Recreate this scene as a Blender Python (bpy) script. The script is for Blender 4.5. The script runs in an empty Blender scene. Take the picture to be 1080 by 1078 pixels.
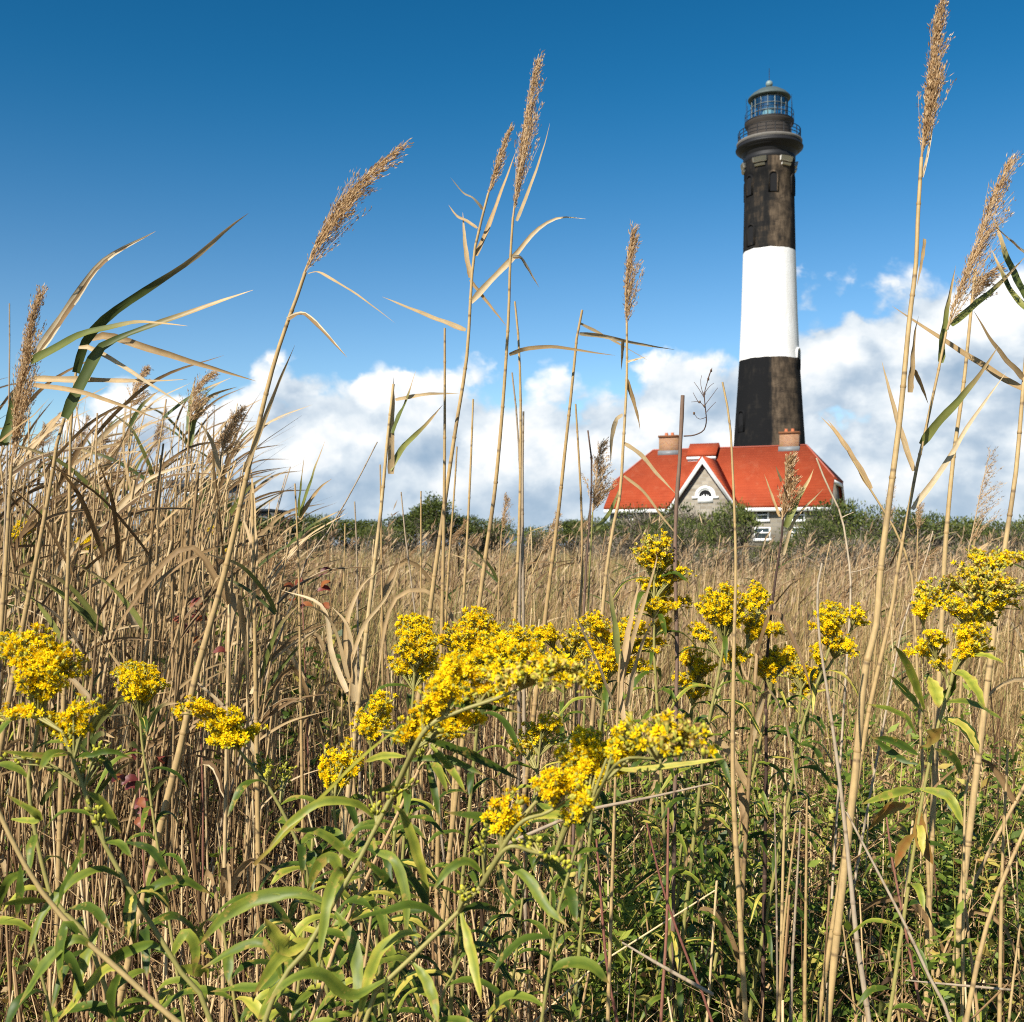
import bpy, math, random
import numpy as np
from math import radians as R, sin, cos, pi

random.seed(7)
rng = np.random.default_rng(7)
SC = bpy.context.scene
COL = SC.collection

# ------------------------------------------------------------------ camera
FPX, CX, HZ, EYE = 1150.0, 540.0, 575.0, 1.3       # focal length in photo pixels, horizon row, eye height
cam_data = bpy.data.cameras.new("camera")
cam = bpy.data.objects.new("camera", cam_data)
COL.objects.link(cam)
cam.location = (0, 0, EYE)
cam.rotation_euler = (R(90), 0, 0)
cam_data.sensor_width = 36.0
cam_data.lens = 36.0 * FPX / 1080.0
cam_data.shift_y = 36.0 / 1080.0
cam_data.clip_start = 0.05
cam_data.clip_end = 6000
cam_data.dof.use_dof = True
cam_data.dof.focus_distance = 1.9
cam_data.dof.aperture_fstop = 16
SC.camera = cam

# ------------------------------------------------------------------ light, sky
SUN_EL, SUN_BEHIND = 40.0, 33.0                     # the sun stands behind the camera, to its left
sx, sy, sz = -sin(R(SUN_BEHIND)) * cos(R(SUN_EL)), -cos(R(SUN_BEHIND)) * cos(R(SUN_EL)), sin(R(SUN_EL))
sun_data = bpy.data.lights.new("sun", "SUN")
sun_data.energy = 5.0
sun_data.angle = R(0.53)
sun_data.color = (1.0, 0.94, 0.85)
sun = bpy.data.objects.new("sun", sun_data)
COL.objects.link(sun)
from mathutils import Vector as V
sun.rotation_euler = V((sx, sy, sz)).to_track_quat('Z', 'Y').to_euler()

SC.view_settings.view_transform = 'Standard'
SC.view_settings.look = 'None'
SC.view_settings.exposure = 0.85
SC.view_settings.gamma = 1.0
SC.view_settings.use_curve_mapping = False
SC.render.engine = 'CYCLES'
SC.cycles.max_bounces = 6
SC.cycles.diffuse_bounces = 3
SC.cycles.glossy_bounces = 2
SC.cycles.transmission_bounces = 4
SC.cycles.transparent_max_bounces = 8
SC.cycles.use_denoising = False
SC.cycles.caustics_reflective = False
SC.cycles.caustics_refractive = False
SC.cycles.filter_width = 1.1


class NT:
    """Small helper for writing node trees."""
    def __init__(s, tree):
        s.t = tree
        s.n = tree.nodes
        s.l = tree.links
        s.n.clear()

    def add(s, typ, ins=None, **kw):
        nd = s.n.new(typ)
        for k, v in kw.items():
            setattr(nd, k, v)
        for k, v in (ins or {}).items():
            s.set(nd, k, v)
        return nd

    def set(s, nd, k, v):
        sock = nd.inputs[k]
        if isinstance(v, bpy.types.NodeSocket):
            s.l.new(v, sock)
        elif isinstance(v, bpy.types.Node):
            s.l.new(v.outputs[0], sock)
        else:
            sock.default_value = v

    def m(s, op, a, b=0.0, c=0.0, clamp=False):
        nd = s.add('ShaderNodeMath', {0: a, 1: b, 2: c}, operation=op)
        nd.use_clamp = clamp
        return nd.outputs[0]

    def ss(s, x, lo, hi, a=0.0, b=1.0):
        nd = s.add('ShaderNodeMapRange', {0: x, 1: lo, 2: hi, 3: a, 4: b}, interpolation_type='SMOOTHSTEP')
        return nd.outputs[0]

    def mix(s, f, a, b, mode='MIX'):
        nd = s.n.new('ShaderNodeMix')
        nd.data_type = 'RGBA'
        nd.blend_type = mode
        for i, v in ((0, f), (6, a), (7, b)):
            if isinstance(v, tuple) and len(v) == 3:
                v = v + (1.0,)
            s.set(nd, i, v)
        return nd.outputs[2]

    def ramp(s, f, stops, interp='LINEAR'):
        nd = s.n.new('ShaderNodeValToRGB')
        nd.color_ramp.interpolation = interp
        els = nd.color_ramp.elements
        while len(els) < len(stops):
            els.new(0.5)
        for e, (p, c) in zip(els, stops):
            e.position = p
            e.color = tuple(c) + (1.0,)
        s.set(nd, 0, f)
        return nd.outputs[0]

    def noise(s, vec, scale, detail=4.0, rough=0.5, dist=0.0):
        nd = s.add('ShaderNodeTexNoise', {'Vector': vec, 'Scale': scale, 'Detail': detail, 'Roughness': rough, 'Distortion': dist})
        return nd.outputs[0]


world = bpy.data.worlds.new("World")
SC.world = world
world.use_nodes = True
W = NT(world.node_tree)
sky = W.add('ShaderNodeTexSky')
sky.sky_type = 'NISHITA'
sky.sun_disc = False
sky.sun_elevation = R(SUN_EL)
sky.sun_rotation = R(180 + SUN_BEHIND)
sky.altitude = 0
sky.air_density = 1.0
sky.dust_density = 0.25
sky.ozone_density = 2.2
tc = W.add('ShaderNodeTexCoord')
sep = W.add('ShaderNodeSeparateXYZ', {0: tc.outputs['Generated']})
X, Y, Z = sep.outputs
az = W.m('ARCTAN2', X, Y)
el = W.m('ARCSINE', Z)
skyc = W.mix(1.0, sky.outputs[0], (0.115, 0.115, 0.115), 'MULTIPLY')
skyc = W.add('ShaderNodeGamma', {0: skyc, 1: 1.5}).outputs[0]
skyc = W.add('ShaderNodeHueSaturation', {'Saturation': W.ss(el, 0.05, 0.42, 0.98, 1.20), 'Value': W.ss(el, 0.08, 0.45, 6.6, 6.4), 'Hue': W.ss(el, 0.08, 0.40, 0.494, 0.485), 'Color': skyc}).outputs[0]
# cumulus bank: height of its upper edge against the azimuth
curve = W.add('ShaderNodeFloatCurve')
AZR = 0.62
tops = [(-3000, 400), (-200, 405), (0, 398), (240, 388), (290, 372), (380, 368), (440, 373), (500, 382), (535, 398), (560, 380),
        (640, 362), (690, 350), (740, 338), (800, 314), (850, 300), (920, 288), (1000, 282), (1080, 276), (1300, 262), (3000, 300)]
cm = curve.mapping
cpts = []
for px, yt in tops:
    a = math.atan((px - CX) / FPX)
    a = max(-AZR, min(AZR, a))
    e = math.atan((HZ - yt) / FPX * cos(a))
    cpts.append(((a / AZR + 1) / 2, e / 0.4))
cpts = sorted(dict(cpts).items())
cc = cm.curves[0]
while len(cc.points) < len(cpts):
    cc.points.new(0.5, 0.5)
for p, (x, y) in zip(cc.points, cpts):
    p.location = (x, y)
cm.update()
W.set(curve, 'Factor', 1.0)
W.set(curve, 'Value', W.m('MULTIPLY_ADD', az, 0.5 / AZR, 0.5, clamp=True))
top = W.m('MULTIPLY', curve.outputs[0], 0.4)


def cloud_field(oa, oe):
    """billowy density of the cloud bank, sampled at a small offset in azimuth / elevation"""
    A = W.m('ADD', az, oa)
    E = W.m('ADD', el, oe)
    vec = W.add('ShaderNodeCombineXYZ', {0: A, 1: W.m('MULTIPLY', E, 1.3), 2: 0.0}).outputs[0]
    n1 = W.add('ShaderNodeTexNoise', {'Vector': vec, 'Scale': 5.2, 'Detail': 9.0, 'Roughness': 0.56, 'Distortion': 0.3}, noise_dimensions='2D').outputs[0]
    wob = W.add('ShaderNodeTexNoise', {'Vector': vec, 'Scale': 30.0, 'Detail': 4.0, 'Roughness': 0.6}, noise_dimensions='2D').outputs['Color']
    vw = W.add('ShaderNodeVectorMath', {0: vec, 1: W.add('ShaderNodeVectorMath', {0: wob, 'Scale': 0.035}, operation='SCALE').outputs[0]}, operation='ADD').outputs[0]
    vo = W.add('ShaderNodeTexVoronoi', {'Vector': vw, 'Scale': 10.0, 'Detail': 2.0, 'Roughness': 0.5, 'Lacunarity': 2.3, 'Smoothness': 0.5}, voronoi_dimensions='2D', feature='SMOOTH_F1')
    puff = W.m('SUBTRACT', 0.75, vo.outputs['Distance'])
    d = W.m('DIVIDE', W.m('SUBTRACT', top, E), 0.075)
    f = W.m('ADD', W.m('MULTIPLY', W.m('SUBTRACT', n1, 0.5), 1.5), W.m('MULTIPLY', W.m('SUBTRACT', puff, 0.35), 0.72))
    return f, d, E


f0, d0, e0 = cloud_field(0.0, 0.0)
f1, d1, e1 = cloud_field(-0.016, 0.026)


def hole(px, py, rx, ry):
    a0 = math.atan((px - CX) / FPX)
    h0 = math.atan((HZ - py) / FPX * cos(a0))
    u = W.m('DIVIDE', W.m('SUBTRACT', az, a0), rx / FPX)
    v = W.m('DIVIDE', W.m('SUBTRACT', el, h0), ry / FPX)
    r2 = W.m('ADD', W.m('MULTIPLY', u, u), W.m('MULTIPLY', v, v))
    return W.m('EXPONENT', W.m('MULTIPLY', r2, -1.0))


gap = W.m('ADD', hole(905, 440, 95, 26), W.m('MULTIPLY', hole(1075, 545, 90, 22), 0.5))
dens = W.m('ADD', f0, W.m('MINIMUM', d0, 1.3))
dens = W.m('SUBTRACT', dens, W.m('MULTIPLY', gap, 0.85))
cover = W.ss(dens, 0.0, 0.26)
# light on the bank: crests white, undersides blue grey
rel = W.m('SUBTRACT', f0, f1)
depth = W.ss(d0, 0.0, 2.0)
lum = W.m('ADD', W.m('MULTIPLY', rel, 0.72), W.m('SUBTRACT', 0.80, W.m('MULTIPLY', depth, 0.24)))
lum = W.m('ADD', lum, W.m('MULTIPLY', f0, 0.12))
lum = W.m('ADD', lum, W.m('MULTIPLY', W.m('ADD', hole(580, 440, 60, 70), hole(960, 500, 70, 45)), 0.20))
cl = W.ramp(W.m('MULTIPLY', lum, 1.0, clamp=True), [(0.15, (0.30, 0.42, 0.56)), (0.45, (0.47, 0.57, 0.68)), (0.68, (0.70, 0.77, 0.83)), (0.95, (0.97, 0.97, 0.96))])
lowhaze = W.ss(el, 0.0, 0.10, 0.45, 0.0)
cl = W.mix(lowhaze, cl, (0.40, 0.52, 0.64))
clx = W.mix(1.0, cl, (5.5, 5.5, 5.5), 'MULTIPLY')
wisp = W.m('MULTIPLY', cover, W.ss(Y, -0.2, 0.3, 0.6, 1.0))
final = W.mix(wisp, skyc, clx)
bg = W.add('ShaderNodeBackground', {0: final, 1: 0.115})
W.add('ShaderNodeOutputWorld', {0: bg})
world.cycles.sampling_method = 'MANUAL'
world.cycles.sample_map_resolution = 512

# ------------------------------------------------------------------ mesh helpers
def at(px, py, d):
    """the point of the place seen at photo pixel (px, py), d metres in front of the camera"""
    return np.array([(px - CX) / FPX * d, d, EYE + (HZ - py) / FPX * d])


class MB:
    """Collects vertices and faces, then links them as ONE mesh object. r = random tint, t = position along the piece."""
    def __init__(s):
        s.v, s.r, s.t, s.n = [], [], [], 0
        s.f = []                                     # (index array (m,k), material index)

    def add(s, v, faces, mi=0, r=0.5, t=0.0):
        v = np.asarray(v, dtype=np.float64).reshape(-1, 3)
        n = len(v)
        s.v.append(v)
        s.r.append(np.broadcast_to(np.asarray(r, dtype=np.float64), (n,)))
        s.t.append(np.broadcast_to(np.asarray(t, dtype=np.float64), (n,)))
        if isinstance(faces, np.ndarray):
            s.f.append((faces + s.n, mi))
        else:
            by = {}
            for f in faces:
                by.setdefault(len(f), []).append(f)
            for k in by:
                s.f.append((np.array(by[k]) + s.n, mi))
        s.n += n

    def build(s, name, mats, parent=None, origin=(0, 0, 0), smooth=False, loc=None):
        me = bpy.data.meshes.new(name)
        v = np.concatenate(s.v) - np.asarray(origin, dtype=np.float64)
        idx = np.concatenate([f.ravel() for f, _ in s.f])
        sizes = np.concatenate([np.full(len(f), f.shape[1]) for f, _ in s.f])
        mi = np.concatenate([np.full(len(f), m) for f, m in s.f])
        starts = np.concatenate([[0], np.cumsum(sizes)[:-1]])
        me.vertices.add(len(v))
        me.vertices.foreach_set('co', v.ravel().astype(np.float32))
        me.loops.add(len(idx))
        me.loops.foreach_set('vertex_index', idx.astype(np.int32))
        me.polygons.add(len(sizes))
        me.polygons.foreach_set('loop_start', starts.astype(np.int32))
        me.polygons.foreach_set('loop_total', sizes.astype(np.int32))
        me.polygons.foreach_set('material_index', mi.astype(np.int32))
        if smooth:
            me.polygons.foreach_set('use_smooth', np.ones(len(sizes), dtype=bool))
        for key, arr in (('r', s.r), ('t', s.t)):
            a = me.attributes.new(key, 'FLOAT', 'POINT')
            a.data.foreach_set('value', np.concatenate(arr).astype(np.float32))
        me.update(calc_edges=True)
        for m in (mats if isinstance(mats, (list, tuple)) else [mats]):
            me.materials.append(m)
        o = bpy.data.objects.new(name, me)
        COL.objects.link(o)
        if parent is not None:
            o.parent = parent
        if loc is not None:
            o.location = loc
        return o


def tag(o, label=None, cat=None, group=None, kind=None):
    for k, v in (('label', label), ('category', cat), ('group', group), ('kind', kind)):
        if v:
            o[k] = v
    return o


def thing(name, label, cat, loc=(0, 0, 0), rz=0.0, group=None):
    o = bpy.data.objects.new(name, None)
    o.empty_display_size = 0.1
    COL.objects.link(o)
    o.location = loc
    o.rotation_euler = (0, 0, rz)
    return tag(o, label, cat, group)


def copy_tree(root, kids, loc, rz, scale, tilt=(0, 0)):
    """a copy of a thing with copies of its parts and sub-parts"""
    r = root.copy()
    COL.objects.link(r)
    r.location = loc
    r.rotation_euler = (tilt[0], tilt[1], rz)
    r.scale = scale
    for ch, subs in kids:
        c = ch.copy()
        COL.objects.link(c)
        c.parent = r
        for g in subs:
            e = g.copy()
            COL.objects.link(e)
            e.parent = c
    return r


def norm(a):
    return a / np.maximum(np.linalg.norm(a, axis=-1, keepdims=True), 1e-9)


def smooth_path(pts, n):
    """Catmull-Rom through the points, n samples evenly spread by length"""
    P = np.asarray(pts, dtype=np.float64)
    if len(P) == 2:
        u = np.linspace(0, 1, n)[:, None]
        return P[0] * (1 - u) + P[1] * u
    Q = np.vstack([2 * P[0] - P[1], P, 2 * P[-1] - P[-2]])
    out = []
    for i in range(1, len(Q) - 2):
        u = np.linspace(0, 1, 12, endpoint=False)[:, None]
        a, b, c, d = Q[i - 1], Q[i], Q[i + 1], Q[i + 2]
        out.append(0.5 * (2 * b + (c - a) * u + (2 * a - 5 * b + 4 * c - d) * u ** 2 + (3 * b - a - 3 * c + d) * u ** 3))
    out = np.vstack(out + [P[-1:]])
    L = np.concatenate([[0], np.cumsum(np.linalg.norm(np.diff(out, axis=0), axis=1))])
    s = np.linspace(0, L[-1], n)
    return np.stack([np.interp(s, L, out[:, k]) for k in range(3)], axis=1)


def tube(mb, path, rad, sides=6, mi=0, r=0.5, cap=True):
    P = np.asarray(path, dtype=np.float64)
    K = len(P)
    rad = np.broadcast_to(np.asarray(rad, dtype=np.float64), (K,))
    T = norm(np.gradient(P, axis=0))
    ref = np.array([0.0, 1.0, 0.0]) if abs(T[:, 1].mean()) < 0.8 else np.array([1.0, 0, 0])
    A = norm(np.cross(T, ref))
    B = np.cross(T, A)
    ang = np.arange(sides) * 2 * pi / sides
    ring = P[:, None] + rad[:, None, None] * (A[:, None] * np.cos(ang)[None, :, None] + B[:, None] * np.sin(ang)[None, :, None])
    L = np.concatenate([[0], np.cumsum(np.linalg.norm(np.diff(P, axis=0), axis=1))])
    i = np.arange(K - 1)[:, None] * sides
    j = np.arange(sides)[None]
    jn = (j + 1) % sides
    f = np.stack([i + j, i + jn, i + jn + sides, i + j + sides], axis=-1).reshape(-1, 4)
    mb.add(ring.reshape(-1, 3), f, mi, r, np.repeat(L, sides))
    if cap:
        mb.f.append((np.array([np.arange(sides) + mb.n - sides]), mi))


def ribbon(mb, path, width, face=(0, -1, 0), fold=0.25, twist=0.0, mi=0, r=0.5, edge=(-.09, .10, .03)):
    """a leaf blade: three rows of vertices along the path, folded along its midrib"""
    P = np.asarray(path, dtype=np.float64)
    K = len(P)
    T = norm(np.gradient(P, axis=0))
    nrm = np.asarray(face, dtype=np.float64)[None] - (T @ np.asarray(face, dtype=np.float64))[:, None] * T
    nrm = norm(nrm)
    S = np.cross(T, nrm)
    tw = np.linspace(0, twist, K)[:, None] if np.isscalar(twist) else np.asarray(twist)[:, None]
    S, nrm = S * np.cos(tw) + nrm * np.sin(tw), nrm * np.cos(tw) - S * np.sin(tw)
    w = np.broadcast_to(np.asarray(width, dtype=np.float64), (K,))[:, None] * 0.5
    q1, q2 = rng.uniform(0, 6, 2)
    k_ = np.arange(K)[:, None]
    wa, wb = fold + .18 * np.sin(k_ * 1.3 + q1), fold + .18 * np.sin(k_ * 1.1 + q2)
    v = np.stack([P - S * w * (1 + .07 * np.sin(k_ * 1.7 + q2)) + nrm * w * wa, P, P + S * w * (1 + .07 * np.sin(k_ * 1.5 + q1)) + nrm * w * wb], axis=1)
    i = np.arange(K - 1)[:, None] * 3
    j = np.arange(2)[None]
    f = np.stack([i + j, i + j + 1, i + j + 4, i + j + 3], axis=-1).reshape(-1, 4)
    rr = np.clip(np.tile([r + e_ for e_ in edge], K) + np.repeat(rng.normal(0, .03, K), 3), 0, 1)
    mb.add(v.reshape(-1, 3), f, mi, rr, np.repeat(np.linspace(0, 1, K), 3))


REED_W = ([0, .06, .35, .6, .8, 1], [.7, 1, .9, .66, .4, .03])
LANCE_W = ([0, .08, .2, .4, .6, .8, .93, 1], [.22, .4, .75, 1, .95, .66, .3, .03])


def prof(kind, n):
    return np.interp(np.linspace(0, 1, n), *kind)


def diamonds(mb, P, D, L, Wd, mi=0, r=0.5, mid=0.45, up=None):
    """many small lens-shaped leaves or spikelets: base points, directions, lengths, widths"""
    P = np.asarray(P, dtype=np.float64)
    N = len(P)
    D = norm(np.asarray(D, dtype=np.float64))
    L = np.broadcast_to(L, (N,))[:, None]
    Wd = np.broadcast_to(Wd, (N,))[:, None]
    ref = rng.normal(size=(N, 3)) if up is None else np.asarray(up) + rng.normal(size=(N, 3)) * .45
    S = norm(np.cross(D, ref))
    v = np.stack([P, P + D * L * mid - S * Wd * .5, P + D * L, P + D * L * mid + S * Wd * .5], axis=1)
    f = np.arange(N * 4).reshape(N, 4)
    mb.add(v.reshape(-1, 3), f, mi, np.repeat(np.broadcast_to(r, (N,)), 4), np.tile([0, .5, 1, .5], N))


def blades(mb, P, D, H, Wd, bend, K=4, mi=0, r=None, face=1.1, taper=0.6):
    """many grass blades or stalks as tapering strips"""
    N = len(P)
    u = np.linspace(0, 1, K)
    C = P[:, None] + D[:, None] * (H[:, None] * u[None])[..., None] + bend[:, None] * (H[:, None] * u[None] ** 2)[..., None]
    a = rng.uniform(-face, face, N)
    S = np.stack([np.cos(a), np.sin(a), np.zeros(N)], axis=1)
    w = Wd[:, None] * np.maximum(1 - u[None], 0.02) ** taper * 0.5
    v = np.stack([C - S[:, None] * w[..., None], C + S[:, None] * w[..., None]], axis=2)
    base = (np.arange(N) * K * 2)[:, None] + (np.arange(K - 1) * 2)[None]
    f = np.stack([base, base + 1, base + 3, base + 2], axis=-1).reshape(-1, 4)
    r = rng.random(N) if r is None else r
    mb.add(v.reshape(-1, 3), f, mi, np.repeat(r, K * 2), np.tile(np.repeat(u, 2), N))


def prisms(mb, P0, P1, rad, mi=0, r=None, jit=0.0):
    """many thin round stalks, three-sided, with one bend"""
    N = len(P0)
    M = (P0 + P1) / 2 + rng.normal(size=(N, 3)) * jit
    C = np.stack([P0, M, P1], axis=1)
    T = norm(P1 - P0)
    A = norm(np.cross(T, np.array([0.13, 1.0, 0.07])))
    B = np.cross(T, A)
    ang = np.arange(4) * pi / 2 + 0.5
    ring = A[:, None] * np.cos(ang)[None, :, None] + B[:, None] * np.sin(ang)[None, :, None]
    v = C[:, :, None] + ring[:, None] * (rad[:, None] * np.array([1, .9, .75]))[:, :, None, None]
    base = (np.arange(N) * 12)[:, None, None] + (np.arange(2) * 4)[None, :, None]
    j = np.arange(4)[None, None]
    jn = (j + 1) % 4
    f = np.stack([base + j, base + jn, base + jn + 4, base + j + 4], axis=-1).reshape(-1, 4)
    r = rng.random(N) if r is None else r
    ln = np.linalg.norm(P1 - P0, axis=1)
    t = ln[:, None, None] * np.array([0, .5, 1])[None, :, None] * np.ones((1, 1, 4))
    mb.add(v.reshape(-1, 3), f, mi, np.repeat(r, 12), t.ravel())


def box(mb, x0, x1, y0, y1, z0, z1, mi=0):
    v = [(x, y, z) for z in (z0, z1) for y in (y0, y1) for x in (x0, x1)]
    mb.add(v, [(0, 2, 3, 1), (4, 5, 7, 6), (0, 1, 5, 4), (2, 6, 7, 3), (0, 4, 6, 2), (1, 3, 7, 5)], mi)


def slab(mb, poly, thick, mi=0):
    """a flat polygon given thickness along the side its normal points away from"""
    P = np.asarray(poly, dtype=np.float64)
    n = np.cross(P[1] - P[0], P[2] - P[0])
    n = n / np.linalg.norm(n)
    Q = P - n * thick
    k = len(P)
    faces = [tuple(range(k)), tuple(range(2 * k - 1, k - 1, -1))]
    for i in range(k):
        j = (i + 1) % k
        faces.append((i, i + k, j + k, j))
    mb.add(np.vstack([P, Q]), faces, mi)


def lathe(mb, prof_rz, segs=48, mi=0, cx=0.0, cy=0.0, a0=0.0):
    K = len(prof_rz)
    a = np.arange(segs) * 2 * pi / segs + a0
    P = np.asarray(prof_rz, dtype=np.float64)
    v = np.stack([cx + P[:, None, 0] * np.cos(a)[None], cy + P[:, None, 0] * np.sin(a)[None], np.broadcast_to(P[:, None, 1], (K, segs))], axis=-1)
    i = np.arange(K - 1)[:, None] * segs
    j = np.arange(segs)[None]
    jn = (j + 1) % segs
    f = np.stack([i + j, i + jn, i + jn + segs, i + j + segs], axis=-1).reshape(-1, 4)
    mb.add(v.reshape(-1, 3), f, mi)


# ------------------------------------------------------------------ materials
def mat(name):
    m = bpy.data.materials.new(name)
    m.use_nodes = True
    return m, NT(m.node_tree)


def finish(T, bsdf):
    T.add('ShaderNodeOutputMaterial', {0: bsdf})


def veg(name, stops, rough=0.6, transl=0.25, along=None, nodes=False, spots=None, nscale=30.0, spec=0.25, amp=0.35, back=None, streak=0.0):
    """plant matter: colour by the piece's own random tint, fine mottling, thin-leaf translucency"""
    m, T = mat(name)
    rr = rr0 = T.add('ShaderNodeAttribute', attribute_name='r').outputs['Fac']
    tt = T.add('ShaderNodeAttribute', attribute_name='t').outputs['Fac']
    co = T.add('ShaderNodeTexCoord').outputs['Object']
    oi = T.add('ShaderNodeObjectInfo').outputs['Random']
    rr = T.m('FRACT', T.m('ADD', rr, T.m('MULTIPLY', T.m('SUBTRACT', oi, 0.5), 0.25)))
    c = T.ramp(rr, stops)
    n = T.noise(co, nscale, 5.0, 0.6)
    if streak:                                       # fibres running along the piece
        sv = T.add('ShaderNodeCombineXYZ', {0: T.m('MULTIPLY', rr0, 55.0), 1: T.m('MULTIPLY', tt, 2.5), 2: T.m('MULTIPLY', oi, 20.0)}).outputs[0]
        n = T.m('MULTIPLY_ADD', T.m('SUBTRACT', T.noise(sv, 1.0, 3.0, 0.6), 0.5), streak, n)
    if along:                                        # the tip dries to another colour
        c = T.mix(T.ss(tt, along[1], along[2]), c, along[0])
    if nodes:                                        # dark joint every 15-20 cm of a cane
        fr = T.m('FRACT', T.m('ADD', T.m('DIVIDE', tt, 0.17), T.m('MULTIPLY', rr, 3.0)))
        ring = T.ss(T.m('ABSOLUTE', T.m('SUBTRACT', fr, 0.5)), 0.0, 0.03, 0.75, 0.0)
        c = T.mix(ring, c, (0.10, 0.065, 0.035))
        fib = T.noise(T.add('ShaderNodeVectorMath', {0: co, 1: (260, 260, 7)}, operation='MULTIPLY').outputs[0], 1.0, 3.0, 0.6)
        c = T.mix(T.ss(fib, 0.45, 0.7, 0.0, 0.55), c, (0.30, 0.20, 0.10))
        blot = T.ss(T.noise(co, 9.0, 3.0, 0.6), 0.60, 0.68)
        c = T.mix(T.m('MULTIPLY', blot, 0.45), c, (0.13, 0.085, 0.05))
    if spots:
        sp = T.ss(T.noise(co, nscale * 1.7, 3.0, 0.6), 0.58, 0.68)
        c = T.mix(T.m('MULTIPLY', sp, 0.75), c, spots)
    val = T.m('MULTIPLY_ADD', n, amp * 2, 1 - amp)
    c = T.mix(1.0, c, T.add('ShaderNodeCombineColor', {0: val, 1: val, 2: val}), 'MULTIPLY')
    if back:                                         # paler underside of the leaf
        bf = T.add('ShaderNodeNewGeometry').outputs['Backfacing']
        c = T.mix(T.m('MULTIPLY', bf, 0.6), c, back)
    p = T.add('ShaderNodeBsdfPrincipled', {'Base Color': c, 'Roughness': rough, 'Specular IOR Level': spec})
    if transl > 0:
        tr = T.add('ShaderNodeBsdfTranslucent', {0: c})
        p = T.add('ShaderNodeMixShader', {0: transl, 1: p, 2: tr})
    finish(T, p)
    return m


STRAW = [(0.0, (0.276, 0.1691, 0.0697)), (0.35, (0.322, 0.2136, 0.0861)), (0.7, (0.3864, 0.267, 0.1148)), (1.0, (0.4416, 0.3204, 0.1517))]
M_CANE = veg('dry_cane', STRAW, 0.55, 0.0, nodes=True, nscale=60, spec=0.25, amp=0.38)
M_OLDCANE = veg('old_cane', [(0.0, (0.129, 0.0779, 0.0342)), (0.4, (0.258, 0.1681, 0.076)), (0.8, (0.3956, 0.2747, 0.1292)), (1.0, (0.4988, 0.369, 0.1976))], 0.6, 0.0, nodes=True, nscale=60, spec=0.2, amp=0.4)
M_OLDBLADE = veg('old_reed_blade', [(0.0, (0.1204, 0.0697, 0.0304)), (0.45, (0.2838, 0.1763, 0.076)), (0.85, (0.43, 0.2993, 0.1444)), (1.0, (0.5676, 0.4428, 0.266))], 0.6, 0.3, nscale=40, streak=0.9)
M_BLADE = veg('dry_reed_blade', [(0.0, (0.228, 0.1426, 0.0645)), (0.4, (0.399, 0.2668, 0.1204)), (0.8, (0.5225, 0.3864, 0.2064)), (1.0, (0.608, 0.4968, 0.3182))], 0.55, 0.3, nscale=40, streak=0.9)
M_GREENBLADE = veg('green_reed_blade', [(0.0, (0.04, 0.06, 0.016)), (0.5, (0.095, 0.12, 0.03)), (1.0, (0.27, 0.27, 0.07))], 0.45, 0.35,
                   along=((0.52, 0.36, 0.17), 0.45, 0.85), nscale=35)
M_PLUME = veg('reed_plume', [(0.0, (0.25, 0.14, 0.065)), (0.4, (0.46, 0.295, 0.14)), (0.75, (0.62, 0.44, 0.24)), (1.0, (0.74, 0.59, 0.39))], 0.85, 0.45, nscale=200, spec=0.1)
M_WOODY = veg('woody_stalk', [(0.0, (0.045, 0.026, 0.018)), (0.6, (0.10, 0.058, 0.040)), (1.0, (0.19, 0.125, 0.085))], 0.7, 0.0, nscale=45)
M_GREY = veg('weathered_stalk', [(0.0, (0.18, 0.135, 0.09)), (1.0, (0.43, 0.345, 0.235))], 0.7, 0.0, nscale=45, nodes=True)
M_REDSTEM = veg('red_stem', [(0.0, (0.16, 0.055, 0.04)), (1.0, (0.27, 0.13, 0.08))], 0.55, 0.0, nscale=50)
M_STEM = veg('goldenrod_stem', [(0.0, (0.17, 0.17, 0.045)), (0.5, (0.28, 0.24, 0.075)), (1.0, (0.42, 0.27, 0.13))], 0.5, 0.0, nscale=50)
M_LEAF = veg('goldenrod_leaf', [(0.0, (0.026, 0.050, 0.007)), (0.4, (0.075, 0.112, 0.013)), (0.68, (0.175, 0.205, 0.026)), (0.86, (0.33, 0.32, 0.042)), (1.0, (0.48, 0.38, 0.075))], 0.45, 0.22,
             spots=(0.34, 0.23, 0.05), nscale=45, spec=0.2, back=(0.18, 0.21, 0.075), amp=0.4, streak=0.7, along=((0.28, 0.18, 0.05), 0.84, 1.0))
M_RUST = veg('rusting_leaf', [(0.0, (0.22, 0.09, 0.02)), (0.5, (0.27, 0.20, 0.04)), (1.0, (0.17, 0.21, 0.05))], 0.5, 0.25, spots=(0.30, 0.10, 0.02), nscale=30)
M_PETAL = veg('goldenrod_petal', [(0.0, (0.70, 0.40, 0.003)), (0.35, (0.87, 0.60, 0.006)), (1.0, (0.92, 0.70, 0.014))], 0.7, 0.4, nscale=150, amp=0.12, spec=0.05)
M_SPENT = veg('spent_flower', [(0.0, (0.30, 0.16, 0.07)), (0.5, (0.50, 0.36, 0.09)), (1.0, (0.66, 0.52, 0.10))], 0.7, 0.25, nscale=120)
M_BUD = veg('goldenrod_bud', [(0.0, (0.22, 0.26, 0.035)), (0.6, (0.42, 0.41, 0.035)), (1.0, (0.62, 0.52, 0.03))], 0.5, 0.2, nscale=120)
M_CALYX = veg('flower_calyx', [(0.0, (0.20, 0.21, 0.03)), (1.0, (0.42, 0.38, 0.06))], 0.55, 0.15, nscale=100)
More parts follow.
